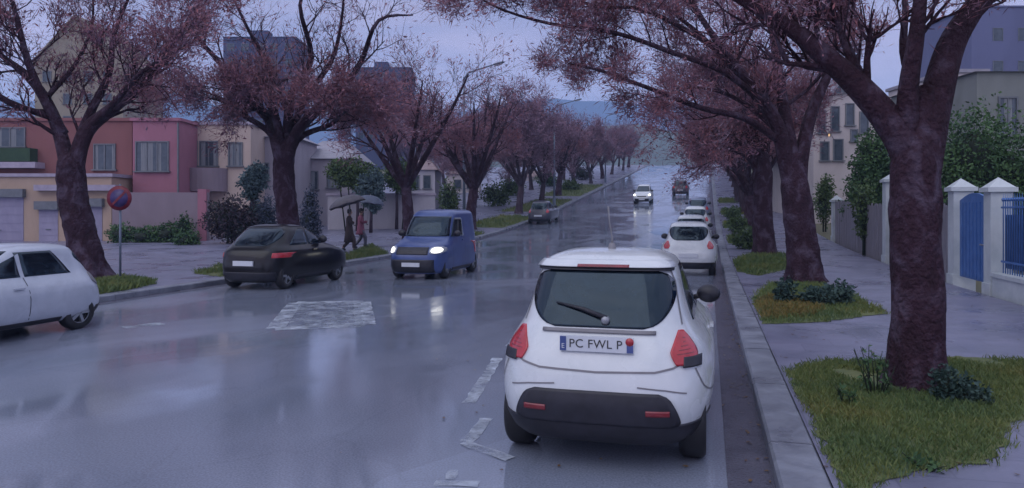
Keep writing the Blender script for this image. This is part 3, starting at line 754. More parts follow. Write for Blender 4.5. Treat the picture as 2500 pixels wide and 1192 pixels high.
# ------------------------------------------------------------------ far hills
def ridge(name, cz, prof, m, seed, thick=500):
    g = random.Random(seed); mb = MB(); us = list(range(-900, 3500, 40)); vs = []
    for u in us:
        v = float(np.interp(u, [p[0] for p in prof], [p[1] for p in prof])) + g.uniform(-2.5, 2.5) + 4*math.sin(u*.013+seed)
        for k, (f, d) in enumerate(((-.25, -.25), (.45, -.08), (.85, -.02), (1, 0), (.6, .2), (-.2, .4))):
            zc = cz+d*cz; cx = (u-1250)/F*cz
            x, y = c2w(cx, zc); vs.append((x, y, CH+(HZ-v)*cz/F*f - (30 if f < 0 else 0)))
    n = 6
    mb.add(vs, [(i*n+j, (i+1)*n+j, (i+1)*n+j+1, i*n+j+1) for i in range(len(us)-1) for j in range(n-1)], 0, True)
    return struct(mb.build(name, m))
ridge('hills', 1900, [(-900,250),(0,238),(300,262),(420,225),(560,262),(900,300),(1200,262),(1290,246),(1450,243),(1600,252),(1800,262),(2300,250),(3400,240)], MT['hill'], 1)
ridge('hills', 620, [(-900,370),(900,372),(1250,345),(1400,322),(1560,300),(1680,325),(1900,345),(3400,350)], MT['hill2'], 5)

# ------------------------------------------------------------------ houses
class House:
    def __init__(s, name, label, u0, u1, cz, vtop, m, cat='house', depth=7, group=None, z0=None, roof=None, rm='tiles', vapex=None, uapex=None, eave=.25):
        s.cz = cz; s.s = F/cz; s.uc = (u0+u1)/2
        x, y = upt(s.uc, cz); s.z0 = (G(y)-.1) if z0 is None else z0
        s.o = empty(name, (x, y, s.z0), YAW, label=label, cat=cat, group=group)
        h = s.Z(vtop); w = (u1-u0)/s.s/2; s.w = w; s.h = h; s.m = m; s.d = depth
        mb = MB()
        if roof == 'gable':                                  # gable wall faces the street
            ax = s.X(uapex); az = s.Z(vapex)
            vs = [(-w,0,-.3),(w,0,-.3),(w,0,h),(ax,0,az),(-w,0,h)]; vs += [(a, depth, c) for a, b, c in vs]
            mb.add(vs, [(0,1,2,3,4),(9,8,7,6,5),(0,5,6,1),(1,6,7,2),(4,9,5,0),(2,7,8,3),(3,8,9,4)])
        else: mb.box(-w, w, 0, depth, -.3, h)
        mb.build('wall', MT[m], s.o)
        r = MB()
        if roof == 'gable':
            for x0, z0_, x1, z1 in ((-w, h, ax, az), (ax, az, w, h)):
                d = Vector((x1-x0, z1-z0_)).normalized(); n = Vector((-d.y, d.x))*.14
                e0 = -d*eave if x0 == -w else d*0; e1 = d*eave if x1 == w else d*0
                a = Vector((x0, z0_))+e0; b = Vector((x1, z1))+e1
                vs = [(p.x, yy, p.y) for yy in (-eave, depth+eave) for p in (a+n*.03, b+n*.03, b+n, a+n)]
                r.add(vs, [(0,1,2,3),(7,6,5,4),(0,4,5,1),(1,5,6,2),(2,6,7,3),(3,7,4,0)])
            fixn(r.build('roof', MT[rm], s.o))
        elif roof == 'hip':
            az = s.Z(vapex); e = eave; ax0, ax1 = -w*.45, w*.45
            r.add([(-w-e,-e,h+.003),(w+e,-e,h+.003),(w+e,depth+e,h+.003),(-w-e,depth+e,h+.003),(ax0,depth/2,az),(ax1,depth/2,az)],
                  [(0,1,5,4),(1,2,5),(2,3,4,5),(3,0,4),(0,3,2,1)])
            r.build('roof', MT[rm], s.o)
        elif roof == 'flat':
            e = .12
            r.box(-w-e, w+e, -e, depth+e, h+.003, h+.18); r.build('parapet', MT[rm], s.o)
    def X(s, u): return (u-s.uc)/s.s
    def Z(s, v): return CH+(HZ-v)/s.s-s.z0
    def window(s, u0, u1, v0, v1, cols=2, shut=False, sill=True, lit=False):
        x0, x1, z1, z0 = s.X(u0), s.X(u1), s.Z(v0), s.Z(v1); f = MB(); t = .07
        f.box(x0-t, x1+t, -.07, .02, z1, z1+t); f.box(x0-t, x0, -.07, .02, z0, z1-.001); f.box(x1, x1+t, -.07, .02, z0, z1-.001)
        if sill: f.box(x0-t-.08, x1+t+.08, -.16, .02, z0-t, z0-.001)
        for c in range(1, cols):
            xc = x0+(x1-x0)*c/cols; f.box(xc-.035, xc+.035, -.055, .01, z0+.001, z1-.002)
        w = f.build('window', MT['frame'], s.o)
        if cols >= 2 and s.cz < 60:
            q = MB(); g_ = random.Random(int(u0)); wd = (x1-x0)/cols
            for c_ in range(cols):
                k = g_.uniform(.15, .55)*wd; e = x0+wd*c_+.04 if g_.random() < .5 else x0+wd*(c_+1)-.04-k
                q = MB(); q.box(e, e+k, -.024, -.0205, z0+.01, z1-.01); q.build('curtain', MT['curtain'], w)
        p = MB(); p.box(x0+.001, x1-.001, -.02, .012, z0+.001, z1-.003); p.build('pane', MT['amber' if lit else 'pane'], w)
        if shut:
            for a, b in ((x0-.55, x0-t-.01), (x1+t+.01, x1+.55)):
                q = MB(); q.box(a, b, -.05, -.005, z0, z1)
                for k in range(9):
                    zz = z0+(z1-z0)*(k+.5)/9; q.box(a+.06, b-.06, -.065, -.051, zz-.03, zz+.03)
                q.build('shutter', MT['frame'], s.o)
        return w
    def door(s, u0, u1, v0, v1, m='door_lilac', lintel=True, garage=True):
        x0, x1, z1, z0 = s.X(u0), s.X(u1), s.Z(v0), s.Z(v1); f = MB()
        f.box(x0, x1, -.03, .02, z0, z1)
        if garage:
            for k in range(1, 6): zz = z0+(z1-z0)*k/6; f.box(x0+.05, x1-.05, -.045, -.031, zz-.03, zz+.015)
        d = f.build('door', MT[m], s.o)
        h = MB(); h.box((x0+x1)/2-.12, (x0+x1)/2+.12, -.08, -.046, z0+.95, z0+1.0); h.build('handle', MT['frame'], d)
        if lintel:
            l = MB(); l.box(x0-.12, x1+.12, -.30, .02, z1+.002, z1+.45); l.build('lintel', MT['frame'], s.o)
    def part(s, name, m, u0, u1, v0, v1, y0, y1):
        b = MB(); b.box(s.X(u0), s.X(u1), y0, y1, s.Z(v1), s.Z(v0)); return b.build(name, MT[m], s.o)

h = House('rust_house', 'rust red two-storey house behind the left tree', -150, 322, 42.5, 296, 'w_rust', roof='flat', rm='w_rust')
h.window(-10, 60, 314, 358); h.window(232, 280, 354, 414); h.window(-110, -50, 320, 400); h.part('awning', 'awning', -120, 92, 364, 396, -.7, -.002); h.part('balcony', 'ledge', -140, 110, 398, 412, -.9, -.003)
h = House('garage_block', 'low beige garage block with lilac doors behind left tree', -150, 272, 40, 432, 'w_beige', cat='garage', depth=2.2, roof='flat', rm='ledge')
h.door(-60, 58, 482, 606); h.door(96, 142, 512, 604); h.door(216, 250, 505, 602); h.part('ledge', 'ledge', 92, 290, 452, 466, -.35, -.002)
h = House('pink_house', 'pink house with one wide dark window, beside the rust house', 324, 438, 41.6, 296, 'w_pink', roof='flat', rm='w_pink', depth=6)
h.window(334, 410, 348, 418, cols=3, shut=False)
h.part('downpipe', 'frame', 434, 437, 300, 600, -.1, -.003)
h = House('garden_wall', 'tall mauve wall along the pavement below the pink house', 274, 506, 39.3, 470, 'w_mauve', cat='wall', depth=.3)
h.part('pillar', 'w_pink', 484, 505, 462, 606, -.08, .36)
h = House('cream_house', 'cream house with twin dark windows above a rounded balcony', 441, 612, 44, 305, 'w_cream', roof='flat', rm='ledge')
h.window(457, 480, 347, 405, cols=1); h.window(490, 530, 347, 405); h.window(560, 590, 350, 405)
b = MB(); n = 14
x0, x1 = h.X(446), h.X(556); zc = h.Z(440)
vs = []
for j in range(n+1):
    a = math.pi*j/n; px, py = (x0+x1)/2-(x1-x0)/2*math.cos(a), -1.1*math.sin(a)
    vs += [(px, py, h.Z(468)), (px*1.0, py*1.06, h.Z(412)), (px, py*.94, h.Z(412)), (px, py*.9, h.Z(462))]
b.add(vs, [(j*4+k, j*4+k+1, j*4+k+5, j*4+k+4) for j in range(n) for k in range(3)]); b.add([vs[j*4] for j in range(n+1)], [tuple(range(n+1))[::-1]]); b.add([vs[j*4+3] for j in range(n+1)], [tuple(range(n+1))])
fixn(b.build('balcony', MT['w_mauve'], h.o))
h = House('lilac_annex', 'narrow lilac annex house between cream house and second tree', 612, 712, 46.5, 335, 'w_lilac', roof='hip', rm='tiles_grey', vapex=312, depth=6); h.window(630, 655, 400, 440)
h = House('lilac_house', 'pale lilac house with hipped grey roof right of second tree', 716, 862, 51, 388, 'w_lilac', roof='hip', rm='tiles_grey', vapex=333)
h.window(742, 775, 420, 462, cols=2); h.window(800, 828, 418, 458)
h.part('downpipe', 'frame', 720, 722.5, 390, 590, -.1, -.003)
h = House('boundary_wall', 'low whitish wall behind the two walkers', 800, 1062, 47.5, 478, 'w_white', cat='wall', depth=.3)
h.part('coping', 'ledge', 797, 1065, 472, 477.5, -.08, .38)
h = House('white_house', 'small white house behind the third left tree', 985, 1062, 64, 415, 'w_white', roof='hip', rm='tiles', vapex=385, depth=6); h.window(1005, 1022, 430, 460, cols=1); h.window(1035, 1050, 430, 460, cols=1)
h = House('row_house', 'pale house with red-brown roof behind the fourth left tree', 1090, 1170, 84, 425, 'w_ivory', roof='hip', rm='tiles', vapex=402, depth=6); h.window(1110, 1125, 440, 460, cols=1); h.window(1140, 1155, 440, 460, cols=1)
h = House('row_house', 'small ivory house uphill with low tiled roof, far left side', 1275, 1350, 106, 432, 'w_ivory', roof='hip', rm='tiles', vapex=414, depth=6); h.window(1295, 1306, 440, 452, cols=1); h.window(1322, 1334, 440, 452, cols=1)

def tower(name, label, u0, u1, cz, vtop, m, cols, rows, z0=0, depth=10, group=None, cap=None):
    h = House(name, label, u0, u1, cz, vtop, m, cat='building', depth=depth, z0=z0, roof='flat', rm=m, group=group)
    f = MB(); p = MB()
    W = 2*h.w/cols
    for i in range(cols):
        for j in range(rows):
            x = -h.w+W*(i+.5); z = h.h-2.0-3.1*j
            if z < 3: continue
            w_ = h.window(h.uc+(x-.65)*h.s, h.uc+(x+.65)*h.s, HZ-(z+.7+h.z0-CH)*h.s, HZ-(z-.7+h.z0-CH)*h.s, cols=1, sill=False)
    r = MB(); r.box(-h.w*.4, h.w*.1, depth*.3, depth*.6, h.h+.181, h.h+2.2); r.build('roof_hut', MT[m], h.o)
    return h
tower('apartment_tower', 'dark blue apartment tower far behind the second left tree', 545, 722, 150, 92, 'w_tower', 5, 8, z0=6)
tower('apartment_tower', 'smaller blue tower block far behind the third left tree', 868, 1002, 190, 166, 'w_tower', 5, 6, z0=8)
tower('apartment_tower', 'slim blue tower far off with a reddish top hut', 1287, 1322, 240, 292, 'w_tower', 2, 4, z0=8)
h = House('khaki_block', 'tall khaki gabled building far behind the left tree', 85, 300, 78, 150, 'w_khaki', cat='building', depth=9, z0=2, roof='gable', rm='w_khaki', vapex=40, uapex=185)
for u in (115, 165, 215, 262):
    for v in (175, 230, 285): h.window(u-9, u+9, v, v+24, cols=1)
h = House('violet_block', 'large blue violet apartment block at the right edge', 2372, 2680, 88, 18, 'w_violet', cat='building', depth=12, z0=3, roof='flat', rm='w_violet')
for i in range(4):
    for j in range(2): h.window(2425+i*62, 2447+i*62, 70+j*80, 100+j*80, cols=1, sill=False)
h = House('gable_house', 'tall ivory gabled house with grey windows behind right trees', 1986, 2152, 48, 285, 'w_ivory', roof='gable', rm='tiles_grey', vapex=193, uapex=2058, depth=9)
for (a, b, c, d) in ((1998,2014,272,325),(2030,2047,262,320),(2066,2083,255,306),(2004,2022,348,392),(2036,2056,342,392),(2100,2118,275,325),(2040,2052,205,228),(2058,2070,206,226),(2078,2092,318,345)): h.window(a, b, c, d, cols=1)
h.window(2021, 2026, 327, 333, cols=1, sill=False, lit=True)
h = House('grey_house', 'grey-green house half hidden by the big hedge', 2385, 2620, 31, 176, 'w_greyg', depth=7, roof='hip', rm='tiles_grey', vapex=160, eave=.15)
h.window(2440, 2480, 240, 330); 
h = House('tall_house', 'narrow pinkish house with one long grey window, beyond hedge', 2318, 2408, 37, 178, 'w_ivory', depth=6, roof='flat', rm='tiles_grey'); h.window(2326, 2342, 218, 285, cols=1)

# ------------------------------------------------------------------ right frontage: pillars, gate, railings, fence, hedges
FX = 5.78
def pillar(y, top, w, label, name='gate_pillar'):
    o = empty(name, (FX+w/2, y, G(y)+.1), 0, label=label, cat='pillar', group='white pillars along the right pavement')
    m = MB(); m.box(-w/2, w/2, -w/2, w/2, -.2, top-.22); m.box(-w/2-.03, w/2+.03, -w/2-.03, w/2+.03, -.2, .25); m.build('shaft', MT['plaster_white'], o)
    c = MB(); e = w/2+.07; c.box(-e, e, -e, e, top-.219, top-.12)
    c.add([(-e+.03,-e+.03,top-.119),(e-.03,-e+.03,top-.119),(e-.03,e-.03,top-.119),(-e+.03,e-.03,top-.119),(0,0,top+.1)], [(0,1,4),(1,2,4),(2,3,4),(3,0,4)])
    c.build('cap', MT['plaster_white'], o); return o
pillar(17.9, 2.42, .42, 'white gate pillar between blue gate and blue railings')
pillar(20.35, 2.5, .44, 'white gate pillar nearest the big tree trunk, left of blue gate')
pillar(27.5, 2.95, .5, 'tall white pillar at the end of the grey fence')
pillar(38.4, 2.1, .42, 'short white pillar farthest along the right pavement')
o = empty('blue_gate', (FX+.14, 19.1, .1), 0, label='solid blue metal gate between two white pillars', cat='gate')
m = MB(); m.box(-.03, .03, -.95, .95, .22, 2.05)
for k in range(8): m.box(-.045, -.031, -.93+.235*k, -.93+.235*k+.14, .26, 2.0)
n = 12
m.add([(x, -.95+1.9*i/n, 2.05+.16*math.sin(math.pi*i/n)) for x in (-.03, .03) for i in range(n+1)], [tuple(range(n+1)), tuple(range(2*n+1, n, -1))]+[(i, n+1+i, n+2+i, i+1) for i in range(n)])
m.build('panel', MT['iron'], o); q = MB(); q.tube([(-.09, -.75, 1.05), (-.09, -.62, 1.05)], .02, 8); q.tube([(-.09, -.75, 1.05), (-.03, -.75, 1.05)], .015, 6); q.build('handle', MT['chrome'], o)
o = empty('front_railing', (FX, 17.6, .1), 0, label='blue spiked iron railing on a low white wall', cat='railing')
m = MB(); m.box(0, .34, -9, 0, -.2, .42); m.box(-.04, .38, -9, .0, .421, .50); m.build('plinth', MT['plaster_white'], o)
m = MB(); m.box(.15, .19, -8.9, -.02, .72, .76); m.box(.15, .19, -8.9, -.02, 1.85, 1.89)
for k in range(74):
    y = -.1-.12*k; m.tube([(.17, y, .5), (.17, y, 2.0), (.17, y, 2.16)], [.012, .012, .002], 5)
    m.obox((.17, y, 2.03), .05, .05, .05, Matrix.Rotation(R(45), 3, 'X'))
m.build('bars', MT['iron'], o)
m = MB(); m.box(.23, .25, -8.9, -.05, .60, 1.72); m.build('privacy_sheet', mat('blue_sheet', (.02,.05,.13), (.035,.085,.22), rough=.6, scale=1.5, stretch=(1,3,.6)), o)
o = empty('plank_fence', (FX+.1, 20.7, .1), 0, label='grey weathered plank fence beyond the big tree', cat='fence')
m = MB(); g = random.Random(4)
y = 0
while y < 17.4:
    if not 6.4 < y < 7.3: m.box(g.uniform(-.01, .01), .03, y+.006, y+.17, -.2, G(20.7+y)+1.95+g.uniform(-.05, .06))
    y += .18
m.build('planks', MT['wood_grey'], o)
m = MB(); 
for z in (.5, 1.5): m.box(.032, .09, 0, 17.4, z, z+.1)
m.build('rails', MT['wood_grey'], o)

def at(u, cz, dz=.1): 
    x, y = upt(u, cz); return (x, y, G(y)+dz)
blob_shrub('tall_hedge', 'big dark green hedge rising behind the white gate pillars', at(2415, 22.5), [((-.55,0,3.25),(1.2,1.2,1.8)),((.45,.3,2.8),(1.3,1.3,1.75)),((1.6,0,2.3),(1.4,1.2,1.6)),((-1.0,0,2.0),(.75,.9,2.0)),((2.6,-.4,2.0),(1.3,1.2,1.6))], 'green', 19000, (.06,.13), 3, cat='hedge')
blob_shrub('tall_hedge', 'dark green hedge column left of the nearest trunk', at(2122, 33), [((0,0,2.6),(.95,.9,1.5)),((.2,.1,3.9),(.85,.7,1.35)),((-.2,0,1.6),(.9,.8,1.7)),((.9,.2,2.8),(.8,.8,1.6))], 'green', 11000, (.08,.16), 5, cat='hedge')
blob_shrub('green_bush', 'mid green bush over the fence beside the second trunk', at(2010, 42), [((0,0,1.6),(.55,.55,1.3)),((.3,.2,2.3),(.4,.4,.8))], 'olive', 1800, (.08,.16), 6, cat='bush')
blob_shrub('climbing_bush', 'green bush hanging over the grey fence', at(2108, 28.5), [((0,0,1.9),(.45,.5,.9)),((.1,0,1.2),(.35,.4,.8))], 'olive', 1500, (.07,.14), 8, cat='bush')
blob_shrub('base_shrub', 'dark bluish shrub right of the nearest trunk base', gpt(2345, 980, .13)+(.12,), [((-.12,.05,.14),(.12,.12,.19)),((.04,0,.10),(.12,.12,.14)),((.15,-.05,.06),(.09,.1,.10))], 'basegreen', 1500, (.02,.05), 9)
COL.objects[-1]
blob_shrub('base_shrub', 'low dark shrub ring at the second trunk base', gpt(1985, 742, .13)+(.12,), [((-.5,.1,.2),(.18,.2,.28)),((.1,-.1,.15),(.34,.25,.2)),((.5,0,.18),(.24,.25,.24))], 'basegreen', 2200, (.04,.09), 10)
def stalks(name, label, loc, n, h, sp, seed):
    g = random.Random(seed); o = empty(name, loc, 0, label=label, cat='plant'); m = MB(); f = MB()
    for k in range(n):
        x, y = g.uniform(-sp, sp), g.uniform(-sp, sp); t = (x*1.3+g.uniform(-.05, .05), y*1.3, h*g.uniform(.6, 1.1))
        m.tube([(x*.5, y*.5, -.03), (x, y, t[2]*.5), t], [.006, .005, .003], 4)
        for q in range(9):
            z = t[2]*g.uniform(.15, 1); p = Vector((x+g.uniform(-.01, .01), y, z)); a = rdir(g); b = a.cross(rdir(g)).normalized(); w = g.uniform(.03, .06)
            f.add([p, p+a*w*.5+b*w*.3, p+a*w*1.2, p+a*w*.5-b*w*.3], [(0, 1, 2, 3)])
    m.build('stems', MT['core'], o); f.build('leaves', MT['green'], o); return o
stalks('leafy_plant', 'upright leafy weeds left of the nearest trunk', gpt(2140, 962, .13)+(.125,), 16, .42, .13, 1)
stalks('leafy_plant', 'small dark weed on the grass, left of the upright weeds', gpt(2065, 985, .13)+(.125,), 7, .14, .08, 2)
stalks('leafy_plant', 'small green weed at the lower edge of the grass', gpt(2245, 1140, .13)+(.125,), 8, .07, .09, 3)
# left side shrubs and small trees
blob_shrub('round_shrub', 'round dark plum and green shrub behind the black car', at(555, 37), [((0,0,1.2),(1.15,.9,1.15)),((.5,.2,.9),(.9,.8,.9))], 'plum', 4200, (.09,.18), 11)
blob_shrub('round_shrub', 'dark slate green shrub left of second trunk', at(650, 38), [((0,0,1.1),(.55,.6,1.2))], 'slate', 1600, (.08,.16), 12)
blob_shrub('low_hedge', 'low green hedge along the foot of the mauve wall', at(350, 38.4), [((-1.2,0,.45),(.7,.4,.6)),((0,0,.35),(.9,.4,.5)),((1.2,0,.45),(.8,.4,.62)),((2.1,0,.75),(.5,.4,.75))], 'green', 3600, (.08,.15), 13, cat='hedge')
blob_shrub('low_bush', 'small dark green bush in front of the low hedge', at(455, 36.5), [((0,0,.25),(.7,.4,.4))], 'green', 900, (.07,.14), 14, cat='bush')
blob_shrub('conifer_shrub', 'tapering slate blue conifer right of second trunk', at(757, 36), [((0,0,.6),(.62,.5,.75)),((0,0,1.3),(.5,.42,.85)),((0,0,2.1),(.34,.3,.7))], 'slate', 2600, (.06,.14), 15)
def small_tree(name, label, loc, h, lobes, m, seed, r=.09, n=2200, lw=(.09,.18)):
    o = blob_shrub(name, label, loc, lobes, m, int(n*1.4), lw, seed, cat='tree', core='core')
    o.children[0].name = 'crown'; o.children[1].name = 'dark_core_limbs'
    t = MB(); t.tube([(0, 0, -.1), (.03, 0, h*.5), (0, .02, h)], [r*1.3, r, r*.8], 8); t.build('trunk', MT['barkfar'], o); return o
small_tree('young_tree', 'small blue-green tree with thin stem left of second trunk', at(618, 38.5), 2.6, [((0,0,3.1),(.75,.6,.5)),((.15,0,3.6),(.55,.5,.5)),((-.1,0,2.5),(.4,.4,.4)),((.1,0,1.5),(.28,.25,.7))], 'teal', 16, .16)
small_tree('garden_tree', 'round olive green garden tree between second and third trunk', at(872, 46), 2.6, [((-.6,0,3.6),(1.2,1,1.0)),((.5,0,3.2),(1.2,1,.9)),((-1.2,0,3.9),(.7,.8,.6))], 'olive', 17, n=4200)
small_tree('garden_tree', 'dull teal garden tree above the walkers', at(905, 44.5), 2.0, [((0,0,2.6),(.85,.7,1.1)),((.1,0,1.9),(.5,.5,.7))], 'teal', 18, n=2600)
small_tree('garden_tree', 'dark olive garden tree in front of third trunk crown', at(968, 47), 2.6, [((0,0,3.4),(.9,.8,1.0)),((.6,0,3.0),(.7,.7,.7))], 'olive', 19, n=2600)
for i, (u, cz, w, hh, mm, lb) in enumerate(((1092, 60, .75, 2.9, 'olive', 'green bush left of the fourth left trunk'), (1205, 66, 1.2, 2.2, 'olive', 'wide olive bush right of the fourth left trunk'), (1245, 78, 1.2, 2.0, 'olive', 'olive bush uphill beside the ivory house'),
     (1330, 92, 1.3, 2.2, 'green', 'dark green bush uphill before the ivory house'), (1418, 104, 1.4, 2.2, 'plum', 'dark plum bush high on the left verge'), (1390, 84, 1.0, 1.2, 'olive', 'low green bush on the left verge uphill'))):
    blob_shrub('verge_bush', lb, at(u, cz), [((0,0,hh*.45),(w,w*.8,hh*.55)),((w*.6,.2,hh*.35),(w*.7,w*.6,hh*.4))], mm, 1300, (.12,.24), 30+i, cat='bush', group='bushes on the left verge')
for i, y in enumerate((33, 43, 52)):
    blob_shrub('verge_bush', ('low green bush before the third right trunk', 'low green bush beyond the third right trunk', 'small green bush far along the right kerb')[i], (1.6, y, G(y)+.12), [((0,0,.4),(.6,.6,.5))], 'olive', 800, (.08,.16), 50+i, cat='bush', group='bushes on the right verge')

g = random.Random(77); m = MB()
for k in range(420):
    r_ = g.random()
    if r_ < .35: x, y = KR-abs(g.gauss(0, .10))-.01, g.uniform(4.5, 24)
    elif r_ < .85: x, y = g.uniform(KR+.35, 5.2), 5+abs(g.gauss(0, 9))
    else: x, y = g.uniform(-3.5, KR), g.uniform(5, 16)
    z = G(y)+(.128 if x > KR else .012); w = g.uniform(.018, .04); t = g.uniform(0, 6.28); ca, sa = math.cos(t), math.sin(t)
    pts = [(0, 0), (.45, .38), (1.0, .3), (1.5, 0), (1.0, -.3), (.45, -.38)]
    m.add([(x+(p*ca-q_*sa)*w, y+(p*sa+q_*ca)*w, z+g.uniform(0, .006)) for p, q_ in pts], [(0, 1, 2, 3, 4, 5)])
tag(m.build('fallen_leaves', MT['leaf']), 'wet fallen leaves along the right kerb and pavement', 'leaves', kind='stuff')
# ------------------------------------------------------------------ trees
def tree_px(u0, v0, cz, seed, **k):
    t = Tree(seed, **k); s = F/cz
    t.P = lambda u, v, d=0: Vector(((u-u0)/s, d, (v0-v)/s)); t.loc = upt(u0, cz); return t
# nearest right tree
t = tree_px(2240, 972, 7.5, 11, wid=(.004,.010), ln=(.06,.22), nst=26, up=.3); P = t.P
t.trunk([P(2243,1010), P(2243,972), P(2240,800), P(2236,600), P(2232,430), P(2250,330), P(2264,240)], [.31,.275,.25,.24,.225,.13,.07], 18)
t.limb([P(2238,500), P(2215,400), P(2165,310,.05), P(2100,230,.1), P(2030,160,.15), P(1960,95,.2), P(1880,35,.3), P(1780,-30,.4), P(1650,-90,.5)], .19, .025, 10, .75)
t.limb([P(2235,480), P(2215,380), P(2205,250,-.1), P(2212,120,-.2), P(2220,-20,-.25), P(2230,-150,-.3)], .14, .03, 5, .6, t0=.5)
t.limb([P(2238,500), P(2258,400), P(2292,270,.05), P(2335,140,.1), P(2385,55,.1), P(2440,-20,.1), P(2520,-110,.2)], .20, .07, 5, .6, t0=.6)
t.limb([P(2250,360), P(2275,250,.3), P(2270,130,.5), P(2300,0,.7), P(2310,-120,.9)], .07, .02, 5, .5, t0=.5)
t.limb([P(2190,330), P(2150,200,.4), P(2120,80,.6), P(2060,-40,.8)], .06, .02, 9, .7)
t.limb([P(2110,240,.1), P(2085,130,.2), P(2060,40,.25), P(2030,-60,.3)], .045, .015, 8, .6)
t.limb([P(2000,130,.2), P(1960,40,.3), P(1930,-60,.4)], .03, .012, 6, .55)
t.build('street_tree', 'nearest big bare tree with thick forked trunk on the grass', (*t.loc, .12), YAW)
# second right tree
t = tree_px(1962, 702, 18.5, 12, wid=(.007,.019), ln=(.12,.42), nst=52, up=.22); P = t.P
t.trunk([P(1972,730), P(1968,702), P(1958,600), P(1942,480), P(1938,390)], [.50,.44,.37,.35,.22], 16)
t.limb([P(1945,520), P(1922,420), P(1890,320,-.2), P(1830,240,-.4), P(1765,170,-.6), P(1700,90,-.8), P(1640,0,-1)], .25, .03, 12, 1.5)
t.limb([P(1948,500), P(1935,400), P(1920,270,.2), P(1905,140,.3), P(1890,20,.4), P(1860,-80,.4)], .23, .03, 11, 1.4)
t.limb([P(1950,510), P(1955,410), P(1985,290,.1), P(2030,190,.2), P(2060,80,.3), P(2100,-20,.4)], .23, .03, 6, 1.0, t0=.6)
t.limb([P(1900,360,-.1), P(1800,310,-.6), P(1690,292,-1), P(1560,250,-1.3), P(1450,215,-1.5), P(1375,200,-1.6)], .10, .018, 11, .85)
t.limb([P(1850,262,-.3), P(1740,205,-.9), P(1610,168,-1.3), P(1480,132,-1.6), P(1330,118,-1.9), P(1210,85,-2.1), P(1125,30,-2.2)], .085, .012, 13, 1.0)
t.limb([P(1760,165,-.6), P(1650,110,-1), P(1540,70,-1.3), P(1440,70,-1.5), P(1330,30,-1.6), P(1200,-20,-1.7)], .07, .012, 11, 1.0)
t.limb([P(1800,210,-.4), P(1720,100,.2), P(1640,20,.5), P(1570,-60,.8)], .08, .02, 10, 1.3)
t.limb([P(1910,330,.3), P(1850,250,1.1), P(1780,200,1.9), P(1700,190,2.5)], .09, .02, 10, 1.3)
t.limb([P(1960,380,.3), P(2000,310,.8), P(2050,250,1.3)], .07, .02, 3, .7)
t.build('street_tree', 'second big tree on the right, long boughs over the road', (*t.loc, .12), YAW)
# third right tree
t = tree_px(1866, 640, 28.5, 13, wid=(.011,.027), ln=(.14,.5), nst=46, up=.25); P = t.P
t.trunk([P(1870,655), P(1868,640), P(1862,540), P(1862,440), P(1858,390)], [.50,.44,.36,.35,.22], 14)
for a, b, c, d in ((1800,310,1720,190), (1850,290,1830,140), (1900,300,1950,170), (1770,340,1650,280), (1740,370,1620,340), (1830,300,1760,240)):
    t.limb([P(1860,480), P(1858+(a-1858)*.15,415), P((1858+a)/2, (400+b)/2), P(a, b, (a % 7-3)*.5), P(c, d, (c % 9-4)*.7)], .20, .03, 10, 1.7)
t.build('street_tree', 'third tree on the right, reddish crown over parked cars', (*t.loc, G(t.loc[1])+.12), YAW)
# left near tree
t = tree_px(222, 692, 19.5, 14, wid=(.008,.022), ln=(.12,.45), nst=26, up=.3); P = t.P
t.trunk([P(232,715), P(224,690), P(202,600), P(180,500), P(172,420), P(176,385)], [.52,.46,.38,.36,.34,.2], 16)
t.limb([P(180,500), P(166,420), P(138,330,.1), P(95,245,.2), P(45,190,.3), P(-10,150,.4), P(-90,90,.5)], .24, .04, 9, 1.2)
t.limb([P(150,340,.1), P(120,260,-.2), P(92,170,-.4), P(75,80,-.5), P(50,-30,-.6)], .14, .035, 11, 1.2)
t.limb([P(180,500), P(186,410), P(208,330,.1), P(265,275,.2), P(330,215,.3), P(375,160,.3), P(420,90,.4), P(470,0,.5)], .25, .04, 11, 1.25)
t.limb([P(215,320,.1), P(300,268,-.4), P(370,215,-.8), P(440,180,-1.1), P(520,150,-1.4)], .10, .02, 10, 1.0)
t.limb([P(178,480), P(180,400), P(190,290,.5), P(225,180,.8), P(230,70,1.0), P(270,-40,1.1)], .18, .03, 11, 1.2)
t.limb([P(130,300), P(60,270,-.6), P(0,215,-1), P(-60,170,-1.4)], .10, .03, 6, 1.0)
t.limb([P(115,250), P(150,160,.6), P(170,60,1), P(165,-30,1.2)], .07, .02, 9, 1.1)
t.limb([P(360,180,.3), P(420,140,.2), P(470,60,.1), P(520,-10,0)], .06, .015, 7, .9)
t.build('street_tree', 'large dark forked tree at the left, leaning trunk', (*t.loc, .12), YAW)
# second left tree
t = tree_px(712, 646, 26, 15, wid=(.010,.026), ln=(.14,.5), nst=60, up=.24, zfade=(5.7,7.4)); P = t.P
t.trunk([P(722,665), P(716,646), P(706,560), P(694,460), P(694,380), P(698,345)], [.52,.44,.36,.36,.36,.22], 16)
for pts, r in (([(680,360),(640,290),(590,225),(530,160),(490,90),(470,20)], .16), ([(700,350),(725,240),(748,140),(752,40),(758,-60)], .15), ([(715,360),(770,290),(830,230),(880,150),(940,80),(1000,30)], .16),
               ([(690,350),(670,250),(640,160),(610,80),(590,0)], .13), ([(720,340),(790,270),(850,230),(890,190)], .11), ([(672,345),(600,290),(540,250),(470,220)], .10), ([(710,340),(740,250),(800,150),(830,60),(860,-20)], .12), ([(690,340),(650,280),(560,260),(520,250)], .1), ([(700,340),(700,270),(690,220),(720,180)], .1), ([(720,350),(800,310),(850,290),(890,250)], .1)):
    t.limb([P(u, v, math.sin(u*.7)*.25*i) for i, (u, v) in enumerate([(697,460)]+pts)], r*1.45, .025, 9, 1.35)
